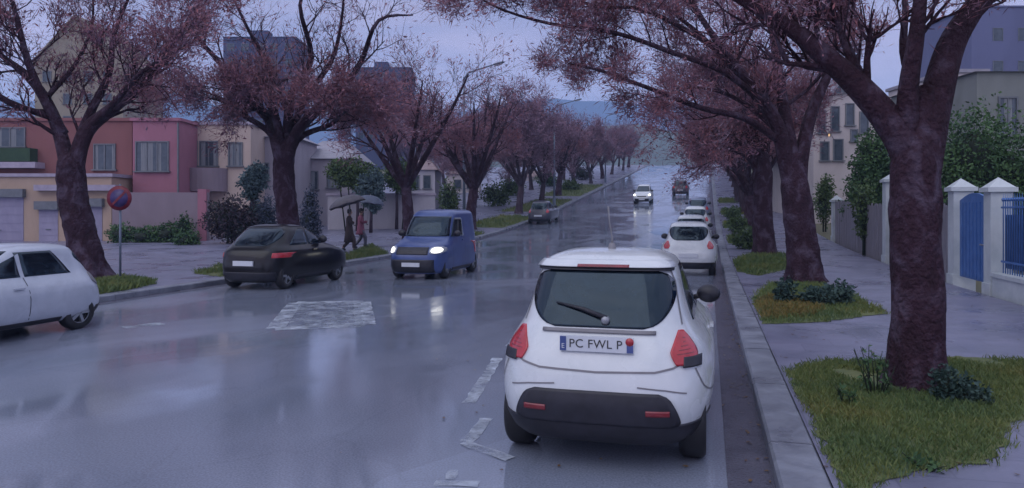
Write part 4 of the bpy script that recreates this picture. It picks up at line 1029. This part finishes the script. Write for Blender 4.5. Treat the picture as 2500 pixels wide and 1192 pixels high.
t.build('street_tree', 'large reddish tree behind the black car', (*t.loc, G(t.loc[1])+.12), YAW)

# third and fourth left trees, and the rows going uphill
p1 = generic_tree(21, 9.0, 3.3, .27, 3.3, 7, wid=(.014,.034), ln=(.18,.6), nst=42, maxl=3, zfade=(5.4,7.6))
o1 = p1.build('street_tree', 'third left tree, mauve-brown crown above the blue van', at(1000, 36.5, .12), YAW+.4, group=None)
p2 = generic_tree(22, 9.2, 3.0, .30, 3.4, 7, wid=(.016,.038), ln=(.2,.65), nst=40, maxl=3, zfade=(5.6,8))
o2 = p2.build('street_tree', 'fourth left tree, thick trunk behind the blue van', at(1146, 46, .12), YAW+1.0)
p3 = generic_tree(23, 8.6, 2.6, .25, 3.2, 6, wid=(.022,.055), ln=(.25,.8), nst=36, maxl=3)
o3 = p3.build('street_tree', 'reddish tree of the left row just past the fourth left tree', (-14.6, 57, G(57)+.1), .3, bark='barkfar', twig='twigfar')
def row(x, y, rz, sc, label, group, src):
    c = copy_tree(src); c.location = (x, y, G(y)+.1); c.rotation_euler.z = rz; c.scale = (sc, sc, sc*random.uniform(.92, 1.05)); tag(c, label, 'tree', group); return c
for i, y in enumerate((66, 75, 85, 95, 106, 118, 131, 145)):
    row(-14.6+random.uniform(-.5, .5), y, i*1.1, random.uniform(.85, 1.0)*(1 if y < 90 else .85), 'mauve-brown tree of the left row climbing to the crest', 'far trees of the left row', (o3, o2, o3)[i % 3])
wd = [(-20,62),(-23,72),(-20,84),(-25,92),(-20,104),(-27,112),(-21,122),(-30,128),(-22,138),(-34,140),(-17.5,150),(-27,152),(-40,118),(-36,98),(-33,80)]
for i, (x, y) in enumerate(wd):
    row(x, y, i*1.7, random.uniform(.8, 1.02)*(1 if y < 90 else .82), 'brownish tree of the wood left of the rising road', 'trees of the wood left of the road', o3)
for i, y in enumerate((38, 47.5, 57, 66.5, 76, 86, 97, 109, 122, 136, 150)):
    row(2.3+random.uniform(-.2, .3)+max(0,(y-60))*.012, y, i*.9+.2, random.uniform(.8, .95), 'fourth right tree, dark trunk beyond the third' if i == 0 else 'reddish tree of the right row climbing to the crest', None if i == 0 else 'far trees of the right row', o1 if i < 2 else o3)
for i, (x, y) in enumerate(((8.5, 84), (10, 100), (8, 118), (9, 140))):
    row(x, y, i*1.3, random.uniform(.85, 1.05), 'mauve tree in the gardens behind the right row', 'garden trees behind the right row', o3)

# ------------------------------------------------------------------ cars
build_car('parked_car', 'white hatchback seen from behind, parked nearest the camera', MT['white_paint'], HATCH, loc=(-.79, 5.28, 0), full=True, group=None)
g2 = 'cars parked along the right kerb'
c2 = build_car('parked_car', 'white hatchback parked second along the right kerb', MT['white_paint'], HATCH, loc=(-.56, 22.0, 0), group=g2)
def more(src, x, y, rz, label, group):
    c = copy_tree(src); c.location = (x, y, G(y+2)); c.rotation_euler = (math.atan((G(y+3.5)-G(y+.3))/3.2)*(1 if abs(rz) < 1 else -1), 0, rz); c.location.z = G(y+.2)
    if abs(rz) > 1: c.location.z = G(y)
    tag(c, label, 'car', group); return c
more(c2, -.70, 31.5, 0, 'white hatchback parked third along the right kerb', g2)
more(c2, -.70, 42.0, 0, 'white hatchback parked fourth along the right kerb', g2)
cb = build_car('parked_car', 'steel blue car parked far along the right kerb', MT['steelblue'], HATCH, loc=(-.7, 52, G(52)), group=g2); cb.rotation_euler.x = math.atan(.088); cb['group'] = 'cars parked along the right kerb'
build_car('parked_car', 'black car with red lamps parked at the left kerb', MT['black_paint'], SALOON, kind='saloon', loc=(-10.72, 15.35, 0), rz=R(-1.5), rearlamp='red').scale = (1.02, 1.0, 1.07)
build_car('parked_car', 'white hatchback cut off by the left edge, seen from the side', MT['grey_paint'], HATCH, rearlamp='trim', loc=(-10.5, 10.3, 0), rz=math.pi).scale = (.96, 1, .88)
build_car('blue_van', 'boxy blue van driving towards camera with lit headlights', MT['blue_paint'], BOXY, kind='van', loc=(-7.85, 22.6, .0), rz=math.pi, lit=True, cat='van', wheels=(.65, 3.05), wr=.31)
w = build_car('moving_car', 'distant white car with lit headlights coming downhill', MT['white_paint'], HATCH, loc=(-5.7, 70, G(70)), rz=math.pi, lit=True); w.rotation_euler.x = -math.atan(.098)
d = build_car('moving_car', 'distant dark car driving uphill beside the white one', MT['dark_paint'], HATCH, loc=(-2.7, 75, G(75)), rz=0); d.rotation_euler.x = math.atan(.0988)
more(d, -11.2, 49, 0, 'dark car parked at the left kerb uphill of the blue van', 'dark cars parked at the left kerb')

# ------------------------------------------------------------------ street lamps and sign
lamp = empty('street_lamp', (0, 0, 0), 0, label='tall street lamp nearest of the three along the left side', cat='street lamp', group='street lamps along the left side')
m = MB(); m.tube([(0, 0, -.2), (0, 0, 4), (0, 0, 8.6)], [.10, .08, .055], 10); m.lathe([(.14, -.2), (.14, .9), (.105, 1.0)], 12); m.build('pole', MT['pole'], lamp)
m = MB(); m.tube([(0, 0, 8.5), (.25, 0, 8.85), (1.0, 0, 9.05), (1.8, 0, 9.25)], [.055, .05, .045, .04], 8); m.build('arm', MT['pole'], lamp)
m = MB(); m.lathe([(.01, 1.7), (.09, 1.78), (.13, 2.0), (.12, 2.3), (.05, 2.42), (.005, 2.44)], 12, (0, 0, 9.24), 'x')
for k in range(len(m.v)): m.v[k] = (m.v[k][0], m.v[k][1], 9.24+(m.v[k][2]-9.24)*.55+(m.v[k][0]-1.7)*.18)
hd = m.build('lamp_head', MT['pole'], lamp); m = MB(); m.obox((2.05, 0, 9.225), .45, .16, .03, Matrix.Rotation(-.18, 3, 'Y')); m.build('lens', MT['clear'], hd)
x, y = upt(1133, 51); lamp.location = (x, y, G(y)-.1); lamp.scale = (1.2, 1.2, 1.2); 
for u, cz, lb in ((1353, 64, 'street lamp in the middle of the three, against blue hills'), (1478, 96.5, 'street lamp farthest uphill of the three')):
    c = copy_tree(lamp); x, y = upt(u, cz); c.location = (x, y, G(y)); c['label'] = lb; c.scale = (1, 1, 1)
s = empty('road_sign', (*upt(292, 37.5), .12), YAW, label='round red and blue no parking sign on a thin pole', cat='sign')
x, y = gpt(292, 688, .12); s.location = (x, y, .12)
m = MB(); m.tube([(0, .03, -.1), (0, .03, 2.45)], .03, 8); m.build('pole', MT['pole'], s)
zc = 2.1
m = MB(); m.lathe([(.0005, -.012), (.31, -.012), (.31, .012), (.0005, .012)], 36, (0, -.016, zc), 'y'); pl = fixn(m.build('sign_plate', MT['sign_red'], s))
m = MB(); m.lathe([(.0005, -.004), (.225, -.004), (.225, .002), (.0005, .002)], 36, (0, -.030, zc), 'y'); fixn(m.build('sign_field', MT['sign_blue'], pl))
m = MB(); m.obox((0, -.038, zc), .055, .006, .45, Matrix.Rotation(R(45), 3, 'Y')); m.build('sign_bar', MT['sign_red'], pl)

# ------------------------------------------------------------------ people
def skin(name, nodes, edges, m, parent, sub=2, root=0):
    me = bpy.data.meshes.new(name); me.from_pydata([n[0] for n in nodes], edges, [])
    o = bpy.data.objects.new(name, me); COL.objects.link(o)
    md = o.modifiers.new('skin', 'SKIN'); 
    for i, n in enumerate(nodes):
        r = n[1]; r = r if isinstance(r, tuple) else (r, r)
        me.skin_vertices[0].data[i].radius = r
    me.skin_vertices[0].data[root].use_root = True
    md.use_smooth_shade = True; md.branch_smoothing = .4
    s_ = o.modifiers.new('sub', 'SUBSURF'); s_.levels = sub; s_.render_levels = sub
    dg = bpy.context.evaluated_depsgraph_get(); dg.update()
    nm = bpy.data.meshes.new_from_object(o.evaluated_get(dg)); bpy.data.objects.remove(o)
    nm.materials.clear(); nm.materials.append(m)
    for p in nm.polygons: p.use_smooth = True
    ob = bpy.data.objects.new(name, nm); COL.objects.link(ob); ob.parent = parent; return ob
def person(label, loc, rz, coat, trousers, coat_len, hold, s=1.0, hood=False):
    """walking figure, local +y is the way it faces; right hand holds an umbrella shaft at 'hold'"""
    o = empty('person', loc, rz, label=label, cat='person', group='walkers under umbrellas')
    H = Vector(hold)
    nodes = [((0,0,.93),(.15,.11)), ((0,.01,1.12),(.14,.105)), ((0,.02,1.32),(.165,.11)), ((0,.02,1.45),(.075,.07)), ((0,.03,1.53),(.052,.055)), ((0,.04,1.60),(.072,.088)), ((0,.045,1.69),(.076,.092)), ((0,.04,1.755),(.05,.06)),
             ((.175,.02,1.40),(.062,.062)), ((.23,.10,1.17),.046), (tuple(H-Vector((.0,.05,.02))),.030),
             ((-.175,.02,1.40),(.062,.062)), ((-.24,-.05,1.14),.046), ((-.22,.06,.92),.032), ((-.215,.10,.85),(.022,.036)),
             ((.09,0,.88),.095), ((.10,.20,.50),.062), ((.10,.20,.13),.042), ((.10,.24,.05),(.045,.04)), ((.10,.38,.035),(.04,.028)),
             ((-.09,0,.88),.095), ((-.10,.02,.48),.062), ((-.10,-.24,.16),.042), ((-.10,-.27,.07),(.045,.04)), ((-.10,-.14,.035),(.04,.028))]
    edges = [(0,1),(1,2),(2,3),(3,4),(4,5),(5,6),(6,7),(2,8),(8,9),(9,10),(2,11),(11,12),(12,13),(13,14),(0,15),(15,16),(16,17),(17,18),(18,19),(0,20),(20,21),(21,22),(22,23),(23,24)]
    # fingers: curled round the shaft (right), relaxed (left)
    for k in range(4):
        b = len(nodes); z = H.z+.035-.022*k
        nodes += [((H.x+.028, H.y-.01, z), .009), ((H.x+.022, H.y+.026, z), .008), ((H.x-.010, H.y+.027, z), .0075)]
        edges += [(10, b), (b, b+1), (b+1, b+2)]
    b = len(nodes); nodes += [((H.x-.022, H.y-.02, H.z+.02), .010), ((H.x-.02, H.y+.01, H.z+.04), .008)]; edges += [(10, b), (b, b+1)]
    for k in range(4):
        b = len(nodes); y = .075+.018*k; l = (.07, .082, .078, .06)[k]
        nodes += [((-.212, y, .80), .009), ((-.205, y+.008, .80-l*.5), .008), ((-.195, y+.012, .80-l), .007)]; edges += [(14, b), (b, b+1), (b+1, b+2)]
    b = len(nodes); nodes += [((-.20, .055, .82), .010), ((-.19, .06, .775), .008)]; edges += [(14, b), (b, b+1)]
    body = skin('body', nodes, edges, MT['skin'], o)
    # face
    f = MB(); f.lathe([(.002, .02), (.012, .01), (.016, -.012), (.004, -.02)], 8, (0, .135, 1.64)); 
    for sx in (-1, 1): f.lathe([(.002, -.03), (.016, -.02), (.02, .0), (.014, .02), (.002, .03)], 8, (sx*.078, .04, 1.655))
    f.build('nose_and_ears', MT['skin'], o)
    f = MB()
    for sx in (-1, 1): f.lathe([(.001, -.008), (.008, -.005), (.010, 0), (.008, .005), (.001, .008)], 8, (sx*.032, .124, 1.672))
    f.lathe([(.001, -.004), (.022, -.002), (.022, .002), (.001, .004)], 10, (0, .112, 1.592)); f.build('eyes_and_mouth', MT['hair'], o)
    h = MB(); n = 14; vs = []
    h.lathe([(.088, 1.60), (.094, 1.66), (.096, 1.72), (.082, 1.775), (.045, 1.81), (.003, 1.82)], 16, (0, .018, 0)); h.build('hair', MT['hair'], o)
    # coat: shell following the torso, flaring below the waist; sleeves
    c = MB(); pr = [(1.49, .075, .075), (1.45, .15, .10), (1.38, .205, .135), (1.25, .195, .140), (1.1, .185, .135), (.95, .20, .155), (.75, .215, .185), (coat_len, .225, .235)]
    N = 22; vs = []
    for z, rx, ry in pr:
        for j in range(N):
            a = 2*math.pi*j/N; w = 1+.035*math.sin(a*5+z*3)*(1 if z < 1 else .2)
            vs.append((rx*w*math.cos(a), .015+ry*w*math.sin(a), z))
    vs2 = [(x*.95, y*.95, z+.003) for x, y, z in vs]; K = len(pr); q = len(vs)
    fs = [(i*N+j, (i+1)*N+j, (i+1)*N+(j+1) % N, i*N+(j+1) % N) for i in range(K-1) for j in range(N)]
    fs2 = [tuple(q+i for i in reversed(f_)) for f_ in fs]
    rim = [((K-1)*N+j, q+(K-1)*N+j, q+(K-1)*N+(j+1) % N, (K-1)*N+(j+1) % N) for j in range(N)]
    c.add(vs+vs2, fs+fs2+rim, 0, True)
    co = fixn(c.build('coat', coat, o))
    sl = MB(); sl.tube(smooth([(.15,.02,1.42),(.20,.03,1.36),(.235,.10,1.18),tuple(Vector((.235,.10,1.18)).lerp(H, .75))], 3), .064, 10)
    sl.tube(smooth([(-.15,.02,1.42),(-.20,.01,1.36),(-.243,-.05,1.15),(-.225,.04,.96)], 3), .064, 10); sl.build('sleeve', coat, co)
    tr = MB()
    tr.tube(smooth([(.09,0,.90),(.10,.20,.51),(.10,.20,.12)], 4), np.linspace(.105, .066, 9), 12); tr.tube(smooth([(-.09,0,.90),(-.10,.02,.49),(-.10,-.235,.15)], 4), np.linspace(.105, .066, 9), 12)
    tr.build('trousers', trousers, o)
    for p, q_ in (((.10,.20,.06), (.10,.36,.035)), ((-.10,-.28,.09), (-.10,-.15,.035))):
        a, b_ = Vector(p), Vector(q_); sh = MB(); sh.tube([a-(b_-a)*.25, a, a.lerp(b_, .6), b_, b_+(b_-a)*.12], [.03, .055, .055, .045, .015], 10); sh.build('shoe', MT['plastic'], o)
    return o
def umbrella(label, loc, rz, m, tilt, r=.72):
    o = empty('umbrella', loc, rz, label=label, cat='umbrella', group='open umbrellas'); o.rotation_euler = (tilt[0], tilt[1], rz)
    c = MB(); N = 8; sub = 4; K = 7; vs = []
    for lay in (0, -.008):
        for i in range(K+1):
            t = i/K
            for j in range(N*sub):
                a = 2*math.pi*j/(N*sub); ph = (j % sub)/sub; dip = math.sin(math.pi*ph)
                rr = r*math.sin(t*1.25)/math.sin(1.25)*(1-.07*dip*t)
                vs.append((rr*math.cos(a), rr*math.sin(a), .88+.40*(math.cos(t*1.25)-math.cos(1.25))/(1-math.cos(1.25))+lay+.035*dip*t*t))
    M_ = N*sub; q = (K+1)*M_
    fs = [(i*M_+j, (i+1)*M_+j, (i+1)*M_+(j+1) % M_, i*M_+(j+1) % M_) for i in range(K) for j in range(M_)]
    c.add(vs, fs+[tuple(q+i for i in reversed(f)) for f in fs]+[(K*M_+j, q+K*M_+j, q+K*M_+(j+1) % M_, K*M_+(j+1) % M_) for j in range(M_)], 0, True)
    c.build('canopy', m, o)
    s_ = MB(); s_.tube([(0, 0, 0), (0, 0, 1.33)], .009, 6); s_.build('shaft', MT['chrome'], o)
    r_ = MB()
    for k in range(N):
        a = 2*math.pi*k/N; r_.tube([(0, 0, .85), (r*.5*math.cos(a), r*.5*math.sin(a), 1.12)], .005, 4)
    r_.build('ribs', MT['chrome'], o)
    h = MB(); h.tube(smooth([(0, 0, .12), (0, 0, -.03), (.02, 0, -.07), (.05, 0, -.06), (.06, 0, -.03)], 3), .014, 8); h.build('handle', MT['plastic'], o)
    return o
xa, ya = upt(852, 31.8); za = G(ya)+.122; ra = R(-62)
person('walker in long dark brown coat under the grey umbrella', (xa, ya, za), ra, MT['coat_brown'], MT['coat_brown'], .36, (.12, .20, 1.22))
M_ = Matrix.Rotation(ra, 3, 'Z'); hp = M_ @ Vector((.12, .20, 1.22)); 
umbrella('wide grey-brown umbrella over the walker in brown', (xa+hp.x, ya+hp.y, za+1.13), 0, MT['umb_grey'], (R(5), R(-17)), .84)
xb, yb = upt(880, 33.2); zb = G(yb)+.122
person('walker in rose red coat just behind the other walker', (xb, yb, zb), ra, MT['coat_rose'], MT['dark_paint'], .62, (.06, .28, 1.2))
hp = M_ @ Vector((.06, .28, 1.2))
umbrella('slate blue umbrella behind the grey-brown one', (xb+hp.x, yb+hp.y, zb+1.13), 0, MT['umb_blue'], (R(-4), R(6)), .70)

# ------------------------------------------------------------------ air, light, sky, camera
mh = bpy.data.materials.new('evening_air'); mh.use_nodes = True; nt = mh.node_tree
for n in list(nt.nodes):
    if n.type != 'OUTPUT_MATERIAL': nt.nodes.remove(n)
pv = nt.nodes.new('ShaderNodeVolumePrincipled'); pv.inputs['Color'].default_value = (.50, .70, 1.0, 1); pv.inputs['Density'].default_value = HAZE; pv.inputs['Anisotropy'].default_value = .0
nt.links.new(pv.outputs[0], nt.nodes['Material Output'].inputs['Volume'])
m = MB(); m.box(-2700, 2700, -70, 2700, -70, 330); hz = m.build('haze', mh); tag(hz, 'thin bluish evening haze filling the street', 'haze', kind='stuff')

w = bpy.data.worlds.new('World'); scene.world = w; w.use_nodes = True; nt = w.node_tree; N = nt.nodes; L = nt.links
bg = N['Background']; bg.inputs['Strength'].default_value = .1
sun_el, sun_az = R(48), R(205)          # soft sun behind the cloud, behind the camera and to the left
sky = N.new('ShaderNodeTexSky'); sky.sky_type = 'NISHITA'; sky.sun_disc = False; sky.sun_elevation = sun_el; sky.sun_rotation = sun_az; sky.air_density = 1.5; sky.dust_density = 2
tc = N.new('ShaderNodeTexCoord'); sep = N.new('ShaderNodeSeparateXYZ'); L.new(tc.outputs['Generated'], sep.inputs[0])
mp = N.new('ShaderNodeMapping'); mp.inputs['Scale'].default_value = (1.6, 1.6, 7); mp.inputs['Rotation'].default_value = (.12, .1, 0); L.new(tc.outputs['Generated'], mp.inputs[0])
nz = N.new('ShaderNodeTexNoise'); nz.inputs['Scale'].default_value = 2.0; nz.inputs['Detail'].default_value = 7; nz.inputs['Distortion'].default_value = .7; L.new(mp.outputs[0], nz.inputs['Vector'])
gr = N.new('ShaderNodeValToRGB'); E = gr.color_ramp.elements
E[0].position = 0; E[0].color = (.46, .52, .80, 1); E[1].position = 1; E[1].color = (.50, .545, .66, 1)
for p, c in ((.10, (.43, .46, .69, 1)), (.17, (.38, .375, .56, 1)), (.28, (.33, .31, .445, 1)), (.5, (.40, .42, .54, 1))):
    e = E.new(p); e.color = c
L.new(sep.outputs['Z'], gr.inputs[0])
cl = N.new('ShaderNodeValToRGB'); cl.color_ramp.elements[0].position = .3; cl.color_ramp.elements[0].color = (.74, .79, .90, 1); cl.color_ramp.elements[1].position = .72; cl.color_ramp.elements[1].color = (1.34, 1.24, 1.20, 1)
L.new(nz.outputs['Fac'], cl.inputs[0])
mu = N.new('ShaderNodeMix'); mu.data_type = 'RGBA'; mu.blend_type = 'MULTIPLY'; mu.inputs[0].default_value = 1; L.new(gr.outputs[0], mu.inputs[6]); L.new(cl.outputs[0], mu.inputs[7])
sc_ = N.new('ShaderNodeVectorMath'); sc_.operation = 'SCALE'; sc_.inputs['Scale'].default_value = 10.0*SKYK; L.new(mu.outputs[2], sc_.inputs[0])
mx = N.new('ShaderNodeMix'); mx.data_type = 'RGBA'; mx.inputs[0].default_value = .94; L.new(sky.outputs[0], mx.inputs[6]); L.new(sc_.outputs[0], mx.inputs[7])
L.new(mx.outputs[2], bg.inputs['Color'])

sl = bpy.data.lights.new('sun', 'SUN'); sl.energy = SUNE; sl.angle = R(60); sl.color = (1.0, .97, .95)
so = bpy.data.objects.new('sun', sl); COL.objects.link(so)
az = R(205)
so.rotation_euler = (R(90)-sun_el, 0, R(-25))   # light travels forward and slightly right: from behind the camera, left
cam = bpy.data.cameras.new('camera'); co = bpy.data.objects.new('camera', cam); COL.objects.link(co)
co.location = (0, 0, CH); co.rotation_euler = (R(90), 0, YAW); cam.sensor_width = 36; cam.lens = 36*F/2500; cam.shift_y = -81/2500
cam.clip_start = .05; cam.clip_end = 9000
scene.camera = co
vs = scene.view_settings; vs.view_transform = 'Standard'; vs.look = 'None'; vs.gamma = 1; vs.exposure = EXPO; vs.use_curve_mapping = False
cy = scene.cycles; cy.use_denoising = True; cy.max_bounces = 6; cy.diffuse_bounces = 2; cy.glossy_bounces = 3; cy.transmission_bounces = 2; cy.volume_bounces = 1; cy.caustics_reflective = False; cy.caustics_refractive = False
try: cy.denoiser = 'OPENIMAGEDENOISE'
except Exception: pass
